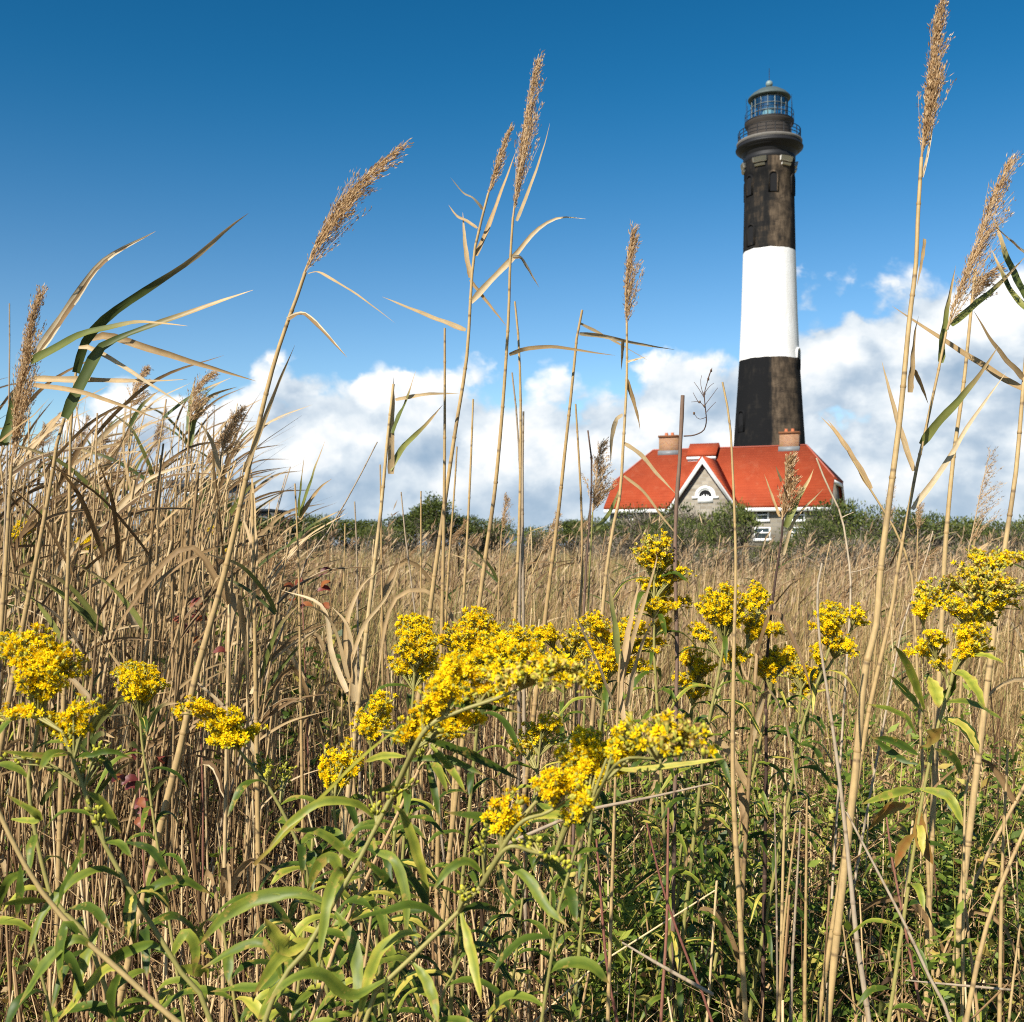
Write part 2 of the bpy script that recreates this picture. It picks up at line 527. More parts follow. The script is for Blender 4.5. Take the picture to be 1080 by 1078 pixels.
M_UNDER = veg('undergrowth_leaf', [(0.0, (0.035, 0.062, 0.009)), (0.35, (0.11, 0.165, 0.020)), (0.65, (0.25, 0.30, 0.038)), (0.85, (0.46, 0.41, 0.085)), (1.0, (0.40, 0.23, 0.065))], 0.5, 0.35, nscale=40, spec=0.3)
M_LITTER = veg('dry_litter', [(0.0, (0.0368, 0.0198, 0.00946)), (0.3, (0.1288, 0.0702, 0.03096)), (0.55, (0.3312, 0.2025, 0.0903)), (0.8, (0.5152, 0.351, 0.1677)), (1.0, (0.6808, 0.522, 0.2924))], 0.7, 0.1, nscale=30)
M_MEADOW = veg('meadow_blade', [(0.0, (0.1376, 0.082, 0.0333)), (0.35, (0.2924, 0.1927, 0.074)), (0.6, (0.43, 0.3034, 0.1332)), (0.74, (0.2838, 0.246, 0.0814)), (1.0, (0.129, 0.1476, 0.037))], 0.65, 0.25, nscale=6, amp=0.3)
M_MPLUME = veg('meadow_plume', [(0.0, (0.2464, 0.1554, 0.0858)), (0.5, (0.3696, 0.252, 0.1404)), (1.0, (0.4928, 0.3696, 0.2184))], 0.8, 0.35, nscale=20, spec=0.1)
M_REDLEAF = veg('red_leaf', [(0.0, (0.07, 0.016, 0.018)), (0.5, (0.17, 0.034, 0.026)), (1.0, (0.30, 0.11, 0.03))], 0.45, 0.3, nscale=30)
M_BUSH = veg('bush_leaf', [(0.0, (0.022, 0.034, 0.008)), (0.5, (0.070, 0.094, 0.018)), (0.85, (0.15, 0.17, 0.034)), (1.0, (0.24, 0.23, 0.06))], 0.6, 0.25, nscale=1.2, amp=0.5)
M_TWIG = veg('bush_twig', [(0.0, (0.08, 0.065, 0.048)), (1.0, (0.27, 0.225, 0.165))], 0.8, 0.0, nscale=5)


def flat(name, col, rough=0.6, nscale=4.0, amp=0.15, metal=0.0, bump=0.0):
    m, T = mat(name)
    co = T.add('ShaderNodeTexCoord').outputs['Object']
    n = T.noise(co, nscale, 6.0, 0.6)
    val = T.m('MULTIPLY_ADD', n, amp * 2, 1 - amp)
    c = T.mix(1.0, col, T.add('ShaderNodeCombineColor', {0: val, 1: val, 2: val}), 'MULTIPLY')
    ins = {'Base Color': c, 'Roughness': rough, 'Metallic': metal, 'Specular IOR Level': 0.3}
    if bump:
        ins['Normal'] = T.add('ShaderNodeBump', {'Strength': bump, 'Distance': 0.05, 'Height': n}).outputs[0]
    finish(T, T.add('ShaderNodeBsdfPrincipled', ins))
    return m

# ------------------------------------------------------------------ ground
m_ground, T = mat('bare_soil')
co = T.add('ShaderNodeTexCoord').outputs['Object']
c = T.ramp(T.noise(co, 2.2, 8.0, 0.65), [(0.25, (0.035, 0.026, 0.017)), (0.5, (0.085, 0.062, 0.038)), (0.75, (0.16, 0.12, 0.075))])
far = T.ss(T.add('ShaderNodeVectorMath', {0: co}, operation='LENGTH').outputs['Value'], 40.0, 120.0)
c = T.mix(far, c, T.ramp(T.noise(co, 0.08, 6.0, 0.6), [(0.3, (0.10, 0.105, 0.04)), (0.7, (0.27, 0.22, 0.12))]))
finish(T, T.add('ShaderNodeBsdfPrincipled', {'Base Color': c, 'Roughness': 0.95,
       'Normal': T.add('ShaderNodeBump', {'Strength': 0.6, 'Distance': 0.04, 'Height': T.noise(co, 14.0, 6.0, 0.6)}).outputs[0]}))
g = MB()
rings = np.concatenate([[0.4], np.geomspace(1, 3500, 42)])
segs = 96
ang = np.arange(segs) * 2 * pi / segs
gx, gy = rings[:, None] * np.cos(ang)[None], rings[:, None] * np.sin(ang)[None]
gz = 0.03 * np.sin(gx * 2.1 + 1) * np.cos(gy * 1.7) * (rings[:, None] < 60) + 0.02 * np.sin(gx * 5.3) * (rings[:, None] < 20)
i = np.arange(len(rings) - 1)[:, None] * segs
j = np.arange(segs)[None]
jn = (j + 1) % segs
g.add(np.stack([gx, gy, gz], -1).reshape(-1, 3), np.stack([i + j, i + jn, i + jn + segs, i + j + segs], -1).reshape(-1, 4))
g.f.append((np.array([np.arange(segs)[::-1]]), 0))
tag(g.build('ground', m_ground, smooth=True), kind='structure')

# ------------------------------------------------------------------ lighthouse
LD = 134.0
LS = LD / FPX                                        # metres per photo pixel at the tower
LX = (811.3 - CX) * LS


def tz(py):
    return EYE + (HZ - py) * LS


m_shaft, T = mat('tower_paint')
tco = T.add('ShaderNodeTexCoord').outputs['Object']
sp3 = T.add('ShaderNodeSeparateXYZ', {0: tco})
th = T.m('ARCTAN2', sp3.outputs[0], T.m('MULTIPLY', sp3.outputs[1], -1.0))      # 0 towards the meadow, positive to the east
cyl = T.add('ShaderNodeCombineXYZ', {0: T.m('MULTIPLY', th, 3.4), 1: sp3.outputs[2], 2: 0.0}).outputs[0]
n_big = T.noise(cyl, 0.55, 5.0, 0.65, 0.4)
stretch = T.add('ShaderNodeVectorMath', {0: cyl, 1: (1.6, 0.35, 1.0)}, operation='MULTIPLY').outputs[0]
n_str = T.noise(stretch, 1.3, 6.0, 0.65)
br = T.add('ShaderNodeTexBrick', {'Vector': cyl, 'Color1': (0, 0, 0, 1), 'Color2': (1, 1, 1, 1), 'Mortar': (0.25, 0.25, 0.25, 1), 'Scale': 0.9, 'Mortar Size': 0.012, 'Brick Width': 0.9, 'Row Height': 0.55})
worn = T.m('ADD', T.m('MULTIPLY', n_big, 0.55), T.m('ADD', T.m('MULTIPLY', n_str, 0.55), T.m('MULTIPLY', br.outputs[0], 0.10)))
# the weathered brown face the paint has worn from, and a newer black stripe low on the west side
face = T.ss(T.m('ABSOLUTE', T.m('SUBTRACT', th, 0.28)), 0.35, 0.62, 0.10, -0.12)
west = T.m('MULTIPLY', T.ss(T.m('ABSOLUTE', T.m('ADD', th, 0.72)), 0.15, 0.40, 0.06, 0.0), T.ss(sp3.outputs[2], tz(270), tz(258)))
worn = T.m('ADD', worn, T.m('ADD', face, west))
lowb = T.m('MULTIPLY', T.ss(sp3.outputs[2], tz(376), tz(380)), T.ss(T.m('ADD', th, 0.16), -0.015, 0.015, 1.0, 0.0))
worn = T.m('SUBTRACT', worn, T.m('MULTIPLY', lowb, 0.11))
blk = T.ramp(worn, [(0.40, (0.007, 0.0072, 0.0078)), (0.54, (0.015, 0.0138, 0.0125)), (0.66, (0.044, 0.033, 0.023)), (0.85, (0.12, 0.088, 0.058))])
joint = T.ss(T.noise(T.add('ShaderNodeVectorMath', {0: cyl, 1: (0.25, 1.4, 1)}, operation='MULTIPLY').outputs[0], 0.8, 2.0, 0.5), 0.495, 0.505, 0.0, 1.0)
crack = T.m('MULTIPLY', T.m('MULTIPLY', joint, T.m('SUBTRACT', 1.0, joint)), 4.0)
blk = T.mix(T.m('MULTIPLY', crack, 0.7), blk, (0.008, 0.008, 0.009))
wht = T.ramp(n_str, [(0.25, (0.62, 0.60, 0.55)), (0.42, (0.66, 0.65, 0.62)), (0.6, (0.72, 0.72, 0.70))])
wht = T.mix(T.m('MULTIPLY', T.ss(br.outputs['Fac'], 0.3, 0.9), 0.18), wht, (0.5, 0.49, 0.46))
sz_ = sp3.outputs[2]
edge_n = T.m('MULTIPLY', T.m('SUBTRACT', T.noise(cyl, 1.2, 2.0), 0.5), 0.25)
zz = T.m('ADD', sz_, edge_n)
isw = T.m('MULTIPLY', T.m('GREATER_THAN', zz, tz(381.0)), T.m('LESS_THAN', zz, tz(267.2)))
cc_ = T.mix(isw, blk, wht)
bmp = T.add('ShaderNodeBump', {'Strength': 0.35, 'Distance': 0.06, 'Height': T.m('ADD', n_str, T.noise(cyl, 5.0, 4.0))}).outputs[0]
finish(T, T.add('ShaderNodeBsdfPrincipled', {'Base Color': cc_, 'Roughness': 0.9, 'Specular IOR Level': 0.12, 'Normal': bmp}))

m_black = flat('black_iron', (0.009, 0.009, 0.010), 0.6, 3.0, 0.4)
m_stone_trim = flat('weathered_hood_stone', (0.55, 0.53, 0.48), 0.8, 5.0, 0.25)
m_watch = flat('watch_room_paint', (0.045, 0.037, 0.031), 0.8, 1.5, 0.45, bump=0.2)
m_copper = flat('verdigris_roof', (0.055, 0.076, 0.075), 0.6, 2.0, 0.35)
m_glazing, T = mat('lantern_glass')
tr = T.add('ShaderNodeBsdfTransparent', {0: (0.70, 0.84, 0.88, 1)})
gl = T.add('ShaderNodeBsdfGlossy', {0: (0.9, 0.95, 1, 1), 'Roughness': 0.04})
finish(T, T.add('ShaderNodeMixShader', {0: 0.22, 1: tr, 2: gl}))
m_lens = flat('lens_glass', (0.36, 0.46, 0.40), 0.2, 6.0, 0.3)
m_dark = flat('dark_opening', (0.007, 0.007, 0.008), 0.95, 3.0, 0.3)

LH = thing('lighthouse', 'tall black and white banded lighthouse tower with glazed lantern behind the red roof', 'lighthouse', (LX, LD, 0))
pr = [(640, 44.5), (560, 41.5), (510, 38.9), (470, 36.8), (430, 34.2), (381, 31.1), (330, 28.9), (265, 27.0), (215, 26.0), (190, 25.5)]
shaft_prof = [(r * LS, tz(y)) for y, r in pr] + [(26.2 * LS, tz(189)), (26.2 * LS, tz(172.5))]


def shaft_r(py):
    return float(np.interp(-py, [-y for y, _ in pr], [r for _, r in pr])) * LS


mb = MB(); lathe(mb, shaft_prof, 96)
o = mb.build('shaft', m_shaft, LH, smooth=True)
# cornice and gallery
mb = MB()
lathe(mb, [(26.4 * LS, tz(172.6)), (27.0 * LS, tz(171)), (27.0 * LS, tz(168.5)), (26.2 * LS, tz(168)), (26.8 * LS, tz(166.5)), (28.2 * LS, tz(164.5)), (28.4 * LS, tz(163.6)), (30.0 * LS, tz(162.2)), (32.6 * LS, tz(160.4)), (32.8 * LS, tz(159.4)), (34.6 * LS, tz(158.6)), (34.9 * LS, tz(157.6)),
           (34.3 * LS, tz(156.2)), (33.2 * LS, tz(155.8)), (33.0 * LS, tz(153.8))], 96)
mb.build('cornice', m_black, LH)
mb = MB()
lathe(mb, [(33.2 * LS, tz(153.9)), (33.9 * LS, tz(152.6)), (33.9 * LS, tz(151.2)), (21.0 * LS, tz(150.6))], 96)
mb.build('gallery_deck', flat('gallery_rim', (0.13, 0.12, 0.105), 0.8, 3.0, 0.3), LH)
mb = MB()
lathe(mb, [(22.6 * LS, tz(150.7)), (22.6 * LS, tz(136)), (22.9 * LS, tz(135.2)), (25.2 * LS, tz(132.6)), (25.4 * LS, tz(131.0))], 72)
wr = mb.build('watch_room', m_watch, LH)
mb = MB()
lathe(mb, [(25.3 * LS, tz(131.1)), (25.6 * LS, tz(130.6)), (25.6 * LS, tz(129.6)), (17 * LS, tz(129.4))], 72)
mb.build('lantern_deck', m_black, LH)


def railing(R0, zb, h, posts, rails, rad, tall=None):
    mb = MB()
    for k in range(posts):
        a = k * 2 * pi / posts + 0.1
        x, y = R0 * cos(a), R0 * sin(a)
        tube(mb, [(x, y, zb), (x, y, zb + h)], rad, 6)
    for q in rails:
        a = np.linspace(0, 2 * pi, 73)
        tube(mb, np.stack([R0 * np.cos(a), R0 * np.sin(a), np.full(73, zb + h * q)], 1), rad * 0.9, 5, cap=False)
    if tall:
        for k in range(tall[0]):
            a = k * 2 * pi / tall[0] + 0.12
            x, y = R0 * cos(a), R0 * sin(a)
            tube(mb, [(x, y, zb), (x, y, zb + tall[1])], rad * 0.7, 5)
    return mb


railing(32.0 * LS, tz(151.0), 11.0 * LS, 22, (0.35, 0.66, 1.0), 0.055).build('gallery_railing', m_black, LH)
railing(25.0 * LS, tz(129.6), 9.0 * LS, 16, (0.5, 1.0), 0.035, (8, 24 * LS)).build('lantern_railing', m_black, LH)
mb = MB(); lathe(mb, [(18.4 * LS, tz(129.8)), (18.4 * LS, tz(107.6))], 48)
mb.build('lantern_glass', m_glazing, LH)
mb = MB()
for k in range(16):
    a = k * 2 * pi / 16 + 0.08
    x, y = 18.8 * LS * cos(a), 18.8 * LS * sin(a)
    tube(mb, [(x, y, tz(129.8)), (x, y, tz(106))], 0.055, 6)
for py in (129, 121.5, 114.5, 107.5):
    a = np.linspace(0, 2 * pi, 65)
    tube(mb, np.stack([18.8 * LS * np.cos(a), 18.8 * LS * np.sin(a), np.full(65, tz(py))], 1), 0.05, 6, cap=False)
mb.build('lantern_frame', flat('lantern_iron', (0.10, 0.125, 0.13), 0.5, 3.0, 0.3), LH)
mb = MB()
lathe(mb, [(0.01, tz(129.6)), (5.5 * LS, tz(129.4)), (6.5 * LS, tz(125)), (7.4 * LS, tz(121)), (7.4 * LS, tz(117)), (5.5 * LS, tz(112)), (2 * LS, tz(109)), (0.01, tz(109))], 24)
mb.build('lens', m_lens, LH)
mb = MB()
lathe(mb, [(18.6 * LS, tz(106.2)), (21.7 * LS, tz(105.6)), (22.2 * LS, tz(104.6)), (21.4 * LS, tz(103.2)), (18 * LS, tz(99.8)), (12.5 * LS, tz(96.2)), (7.0 * LS, tz(94.0)), (3.2 * LS, tz(93)), (2.6 * LS, tz(92)), (0.01, tz(92))], 48)
lr = mb.build('lantern_roof', m_copper, LH, smooth=True)
mb = MB(); lathe(mb, [(0.01, tz(92.4))] + [((3.7 * sin(a) + 0.01) * LS, tz(88.8 + 3.7 * cos(a))) for a in np.linspace(0.5, pi, 10)], 20)
mb.build('ventilator_ball', flat('verdigris_ball', (0.16, 0.21, 0.20), 0.5, 4.0, 0.3), lr, smooth=True)
mb = MB(); tube(mb, [(0, 0, tz(85.2)), (0, 0, tz(72))], 0.035, 6)
mb.build('lightning_rod', m_black, lr)


def arch(w, h, n=10):
    """outline of a round-headed opening, base centre at the origin"""
    return [(-w / 2, 0), (w / 2, 0)] + [(w / 2 * cos(a), h - w / 2 + w / 2 * sin(a)) for a in np.linspace(0, pi, n)]


def on_wall(pts, ang, R0, z0, off):
    a = R(ang)
    out = []
    for x, z in pts:
        th_ = a + x / R0
        out.append(((R0 + off) * sin(th_), -(R0 + off) * cos(th_), z0 + z))
    return np.array(out)


def tower_window(ang, py_base, wpx, hpx, hood_mat=None):
    R0 = shaft_r(py_base - hpx / 2) + 0.02
    w, h = wpx * LS, hpx * LS
    mb = MB()
    o_in, o_out = arch(w, h), arch(w + 0.42, h + 0.21)
    a_, b_ = on_wall(o_in, ang, R0, tz(py_base), 0.16), on_wall(o_out, ang, R0, tz(py_base), 0.10)
    k = len(a_)
    mb.add(np.vstack([a_, b_, on_wall(o_in, ang, R0, tz(py_base), -0.1), on_wall(o_out, ang, R0, tz(py_base), -0.1)]),
           [(i, (i + 1) % k, (i + 1) % k + k, i + k) for i in range(k)] + [(i, i + 2 * k, (i + 1) % k + 2 * k, (i + 1) % k) for i in range(k)] +
           [(i + k, (i + 1) % k + k, (i + 1) % k + 3 * k, i + 3 * k) for i in range(k)])
    fr = mb.build('window', m_shaft, LH)
    mb = MB()
    mb.add(on_wall(o_in, ang, R0, tz(py_base), 0.03), [tuple(range(k))])
    mb.build('pane', m_dark, fr)


for a_ in (-124, -64, -4, 56, 116, 176):
    tower_window(a_, 210, 7.2, 20)
for a_, pb in ((-57, 263), (58, 392), (-66, 457)):
    tower_window(a_, pb, 8.0, 21)
for a_ in (-94, -34, 26, 86, 146, 206):
    mb = MB()
    for y0, y1, off, wd in ((173.5, 178.0, 0.42, 13.5), (180.2, 182.2, 0.30, 10.5)):
        R0 = 26.2 * LS
        half = wd * LS / 2
        xs = np.linspace(-half, half, 6)
        top_o, top_i = on_wall([(x, 0) for x in xs], a_, R0, tz(y0), off), on_wall([(x, 0) for x in xs], a_, R0, tz(y0), -0.1)
        bot_o, bot_i = on_wall([(x, 0) for x in xs], a_, R0, tz(y1), off * 0.7), on_wall([(x, 0) for x in xs], a_, R0, tz(y1), -0.1)
        k = 6
        fs = [(i, i + 1, i + 1 + k, i + k) for i in range(5)] + [(i, i + 1, i + 1 + 2 * k, i + 2 * k) for i in range(5)] + [(i + 2 * k, i + 1 + 2 * k, i + 1 + 3 * k, i + 3 * k) for i in range(5)] + [(0, k, 3 * k, 2 * k), (5, 5 + k, 5 + 3 * k, 5 + 2 * k)]
        mb.add(np.vstack([top_o, top_i, bot_o, bot_i]), fs)
    mb.build('window_hood', m_stone_trim, LH)

# ------------------------------------------------------------------ keeper's house
HC, HTH = (22.17, 112.0), -0.38661
HL, HLR, HV, ZE, ZR, ZH = 10.97, 7.87, 15.1, 5.05, 11.29, 7.75
HVH = HV / 2 * (ZR - ZH) / (ZR - ZE)

m_roof, T = mat('red_roof')
co = T.add('ShaderNodeTexCoord').outputs['Object']
n = T.noise(co, 0.7, 6.0, 0.6)
sp_ = T.add('ShaderNodeSeparateXYZ', {0: co})
row = T.m('FRACT', T.m('MULTIPLY', sp_.outputs[2], 3.6))
shade = T.m('MULTIPLY', T.ss(row, 0.0, 0.12, 0.0, 1.0), 1.0)
c = T.ramp(n, [(0.3, (0.24, 0.038, 0.012)), (0.55, (0.30, 0.052, 0.017)), (0.75, (0.33, 0.070, 0.026))])
rowc = T.add('ShaderNodeCombineXYZ', {0: T.m('MULTIPLY', sp_.outputs[0], 2.6), 1: sp_.outputs[1], 2: T.m('FLOOR', T.m('MULTIPLY', sp_.outputs[2], 3.6))}).outputs[0]
fade = T.ss(T.noise(T.add('ShaderNodeVectorMath', {0: co, 1: (1.0, 1.0, .25)}, operation='MULTIPLY').outputs[0], 1.1, 5.0, 0.65), 0.5, 0.72, 0.0, 0.45)
c = T.mix(fade, c, (0.36, 0.115, 0.055))
c = T.mix(T.m('MULTIPLY', T.noise(rowc, 2.0, 1.0), 0.55), c, (0.30, 0.040, 0.013))
finish(T, T.add('ShaderNodeBsdfPrincipled', {'Base Color': c, 'Roughness': 0.8, 'Specular IOR Level': 0.2,
       'Normal': T.add('ShaderNodeBump', {'Strength': 0.6, 'Distance': 0.04, 'Height': shade}).outputs[0]}))
m_hwall, T = mat('house_stone')
co = T.add('ShaderNodeTexCoord').outputs['Object']
sp_ = T.add('ShaderNodeSeparateXYZ', {0: co})
uv = T.add('ShaderNodeCombineXYZ', {0: T.m('ADD', sp_.outputs[0], sp_.outputs[1]), 1: sp_.outputs[2], 2: 0.0}).outputs[0]
br = T.add('ShaderNodeTexBrick', {'Vector': uv, 'Color1': (0.12, 0.10, 0.07, 1), 'Color2': (0.28, 0.25, 0.195, 1), 'Mortar': (0.21, 0.20, 0.175, 1), 'Scale': 1.0, 'Mortar Size': 0.03, 'Brick Width': 0.62, 'Row Height': 0.34, 'Bias': 0.1})
br.offset = 0.37
c = T.mix(T.m('MULTIPLY', T.noise(co, 2.2, 4.0, 0.6), 0.6), br.outputs[0], (0.21, 0.18, 0.135))
finish(T, T.add('ShaderNodeBsdfPrincipled', {'Base Color': c, 'Roughness': 0.9}))
m_brick, T = mat('orange_brick')
co = T.add('ShaderNodeTexCoord').outputs['Object']
sp_ = T.add('ShaderNodeSeparateXYZ', {0: co})
uv = T.add('ShaderNodeCombineXYZ', {0: T.m('ADD', sp_.outputs[0], sp_.outputs[1]), 1: sp_.outputs[2], 2: 0.0}).outputs[0]
br = T.add('ShaderNodeTexBrick', {'Vector': uv, 'Color1': (0.19, 0.052, 0.016, 1), 'Color2': (0.29, 0.115, 0.034, 1), 'Mortar': (0.24, 0.18, 0.12, 1), 'Scale': 1.0, 'Mortar Size': 0.018, 'Brick Width': 0.24, 'Row Height': 0.09})
c = T.mix(T.ss(T.noise(co, 2.4, 4.0, 0.6), 0.5, 0.7), br.outputs[0], (0.22, 0.125, 0.045))
finish(T, T.add('ShaderNodeBsdfPrincipled', {'Base Color': c, 'Roughness': 0.85}))
m_white = flat('white_paint', (0.68, 0.68, 0.66), 0.5, 3.0, 0.06)
m_pane = flat('window_glass', (0.03, 0.045, 0.05), 0.1, 2.0, 0.3)
m_lead = flat('lead_flashing', (0.15, 0.16, 0.165), 0.5, 4.0, 0.2)
m_pot = flat('clay_pot', (0.46, 0.14, 0.06), 0.8, 6.0, 0.2)

HO = thing('keepers_house', 'stone house with clipped red roof, two brick chimneys and white trimmed gable below the lighthouse', 'house', (HC[0], HC[1], 0), HTH)
hv = HV / 2
OV = 0.75                                            # eaves overhang
wl, wv = HL - 0.45, hv - OV
zw = ZE - 0.25
mb = MB()
sl = (ZR - ZE) / hv


def under(v):
    return ZE + sl * (hv - abs(v)) - 0.48


pent = [(-wv, 0), (wv, 0), (wv, under(wv)), (HVH - 0.15, min(under(HVH - 0.15), ZH - 0.35)), (-HVH + 0.15, min(under(HVH - 0.15), ZH - 0.35)), (-wv, under(wv))]
k = len(pent)
mb.add([(-wl, v, z) for v, z in pent] + [(wl, v, z) for v, z in pent],
       [tuple(range(k))[::-1], tuple(range(k, 2 * k))] + [(i, (i + 1) % k, (i + 1) % k + k, i + k) for i in range(k)])
mb.build('wall', m_hwall, HO)
mb = MB()
TH = 0.22
front = [(-HL, -hv, ZE), (HL, -hv, ZE), (HL, -HVH, ZH), (HLR, 0, ZR), (-HLR, 0, ZR), (-HL, -HVH, ZH)]
slab(mb, front, TH)
slab(mb, [(-x, -y, z) for x, y, z in front], TH)
slab(mb, [(HL, -HVH, ZH), (HL, HVH, ZH), (HLR, 0, ZR)], TH)
slab(mb, [(-HL, HVH, ZH), (-HL, -HVH, ZH), (-HLR, 0, ZR)], TH)
roof = mb.build('roof', m_roof, HO)
mb = MB()
tube(mb, [(-HLR, 0, ZR + .03), (HLR, 0, ZR + .03)], 0.09, 8)
for s in (-1, 1):
    for q in (-1, 1):
        tube(mb, [(s * HLR, 0, ZR + .02), (s * HL, q * HVH, ZH + .02)], 0.08, 8)
mb.build('ridge_cap', flat('ridge_metal', (0.30, 0.08, 0.05), 0.5), roof)
mb = MB()
for s in (-1, 1):
    box(mb, -HL + 0.02, HL - 0.02, s * (hv - 0.02) - (0.24 if s > 0 else 0), s * (hv - 0.02) + (0 if s > 0 else 0.24), ZE - 0.56, ZE - 0.20)
    box(mb, s * (HL - 0.03) - (0.2 if s > 0 else 0), s * (HL - 0.03) + (0 if s > 0 else 0.2), -HVH - 0.1, HVH + 0.1, ZH - 0.50, ZH - 0.17)
    for q in (-1, 1):                                # rake boards on the clipped ends
        v0, v1 = q * (hv - 0.05), q * HVH
        mb.add([(s * (HL - .02), v0, ZE - .26), (s * (HL - .02), v1, ZH - .26), (s * (HL - .02), v1, ZH - .52), (s * (HL - .02), v0, ZE - .55),
                (s * (HL - .16), v0, ZE - .26), (s * (HL - .16), v1, ZH - .26), (s * (HL - .16), v1, ZH - .52), (s * (HL - .16), v0, ZE - .55)],
               [(0, 1, 2, 3), (7, 6, 5, 4), (0, 4, 5, 1), (1, 5, 6, 2), (2, 6, 7, 3), (3, 7, 4, 0)])
mb.build('fascia', m_white, HO)


def hloc(px, py, v):
    """house-local u and z of a photo pixel lying at depth v behind the ridge line"""
    c, s = cos(HTH), sin(HTH)
    k_ = (px - CX) / FPX
    u = (k_ * (HC[1] + v * c) - HC[0] + v * s) / (c - k_ * s)
    y = HC[1] + u * s + v * c
    return u, EYE + (HZ - py) / FPX * y


# cross gable on the front
gf = -hv - 0.25
ua, za = hloc(741.7, 482.5, gf)
uw = 3.55
zb = ZE - 0.5
gsl = (za - zb) / uw
gback = -(ZR - za) / sl - 0.02                       # where its ridge meets the main slope
mb = MB()
mb.add([(ua - uw + .45, gf + .12, 0), (ua + uw - .45, gf + .12, 0), (ua + uw - .45, gf + .12, zb + .3), (ua, gf + .12, za - .32), (ua - uw + .45, gf + .12, zb + .3),
        (ua - uw + .45, -wv + 1.2, 0), (ua + uw - .45, -wv + 1.2, 0), (ua + uw - .45, -wv + 1.2, zb + .3), (ua, -wv + 1.2, za - .32), (ua - uw + .45, -wv + 1.2, zb + .3)],
       [(0, 1, 2, 3, 4), (9, 8, 7, 6, 5), (1, 6, 7, 2), (0, 4, 9, 5), (2, 7, 8, 3), (3, 8, 9, 4)])
gab = mb.build('gable', m_hwall, HO)
mb = MB()
slab(mb, [(ua - uw, gf - .42, zb), (ua, gf - .42, za), (ua, gback, za), (ua - uw, -hv + 0.3, zb)][::-1], 0.2)
slab(mb, [(ua + uw, gf - .42, zb), (ua, gf - .42, za), (ua, gback, za), (ua + uw, -hv + 0.3, zb)], 0.2)
mb.build('gable_roof', m_roof, gab)
mb = MB()
for s in (-1, 1):
    dn = 0.62
    P = [(ua, gf - .46, za + .04), (ua + s * uw, gf - .46, zb + .04), (ua + s * uw, gf - .46, zb - dn * .75), (ua, gf - .46, za - dn)]
    mb.add(P + [(x, y + .16, z) for x, y, z in P], [(0, 1, 2, 3), (7, 6, 5, 4), (0, 4, 5, 1), (1, 5, 6, 2), (2, 6, 7, 3)])
mb.build('rake_board', m_white, gab)
# lunette window
gf0, gf = gf, gf - .18
uc, zc = hloc(744, 523.5, gf + .3)


def half_ring(r0, r1, y0, y1, zc, uc, n=16):
    mb = MB()
    a = np.linspace(0, pi, n)
    rows = [np.stack([uc + r * np.cos(a), np.full(n, y), zc + r * np.sin(a)], 1) for r, y in ((r0, y0), (r1, y0), (r1, y1), (r0, y1))]
    fs = []
    for q in range(4):
        w_ = (q + 1) % 4
        fs += [(q * n + i, q * n + i + 1, w_ * n + i + 1, w_ * n + i) for i in range(n - 1)]
    mb.add(np.vstack(rows), fs)
    return mb


lw = half_ring(0.72, 1.02, gf + .18, gf + .42, zc, uc)
box(lw, uc - 1.3, uc - .72, gf + .18, gf + .42, zc - .22, zc)
box(lw, uc + .72, uc + 1.3, gf + .18, gf + .42, zc - .22, zc)
win = lw.build('lunette_window', m_white, gab)
mb = MB()
mb.add([(uc + .62 * cos(a), gf + .275, zc + .62 * sin(a)) for a in np.linspace(0, pi, 16)], [tuple(range(16))])
mb.build('pane', m_dark, win)
mb = half_ring(.60, .74, gf + .235, gf + .40, zc, uc)
for a in (0.55, 1.15, 2.0, 2.6):
    tube(mb, [(uc + .18 * cos(a), gf + .25, zc - .05), (uc + .40 * cos(a), gf + .25, zc - .05 + .25 * sin(a))], .05, 5)
box(mb, uc - .74, uc + .74, gf + .225, gf + .40, zc - .62, zc - .02)
mb.build('sash', m_white, win)

# raised box dormer on the ridge
u0, _ = hloc(725, 480, -1.4)
u1, _ = hloc(756, 480, -1.4)
mb = MB()
zt = hloc(740, 467.5, -0.4)[1]
zd = hloc(740, 479.5, -1.9)[1]
slab(mb, [(u0, -1.9, zd), (u1, -1.9, zd), (u1, -0.2, zt), (u0, -0.2, zt)], 0.2)
slab(mb, [(u0, -.2, zt), (u1, -.2, zt), (u1, 1.5, zd), (u0, 1.5, zd)], 0.2)
dm = mb.build('roof_dormer', m_roof, roof)
mb = MB()
box(mb, u0 + .02, u1 - .02, -1.88, -1.72, zd - .46, zd - .2)
box(mb, u0 + .12, u1 - .12, -1.7, 1.3, zd - .9, zd - .22)
mb.build('dormer_fascia', m_white, roof)


def chimney(pl, pr_, pt, pb):
    ul, zt_ = hloc(pl, pt, -.6)
    ur, zb_ = hloc(pr_, pb, -.6)
    mb = MB()
    box(mb, ul, ur, -.6, .75, ZR - 1.0, zt_ - .22)
    ch = mb.build('chimney', m_brick, roof)
    mb = MB()
    box(mb, ul - .08, ur + .08, -.68, .83, zt_ - .22, zt_)
    mb.build('chimney_cap', flat('chimney_cap_stone', (0.15, 0.062, 0.026), 0.85, 5.0, 0.3), ch)
    mb = MB()
    box(mb, ul - .1, ur + .1, -.72, .86, ZR - .75, ZR - .12)
    mb.build('flashing', m_lead, ch)
    um = (ul + ur) / 2
    for du in (-.34, .30):
        mb = MB()
        lathe(mb, [(.17, zt_ - .05), (.19, zt_ + .1), (.15, zt_ + .27), (.17, zt_ + .32), (.12, zt_ + .32), (.12, zt_ + .1)], 14, 0, um + du, 0.05)
        mb.build('chimney_pot', m_pot, ch)


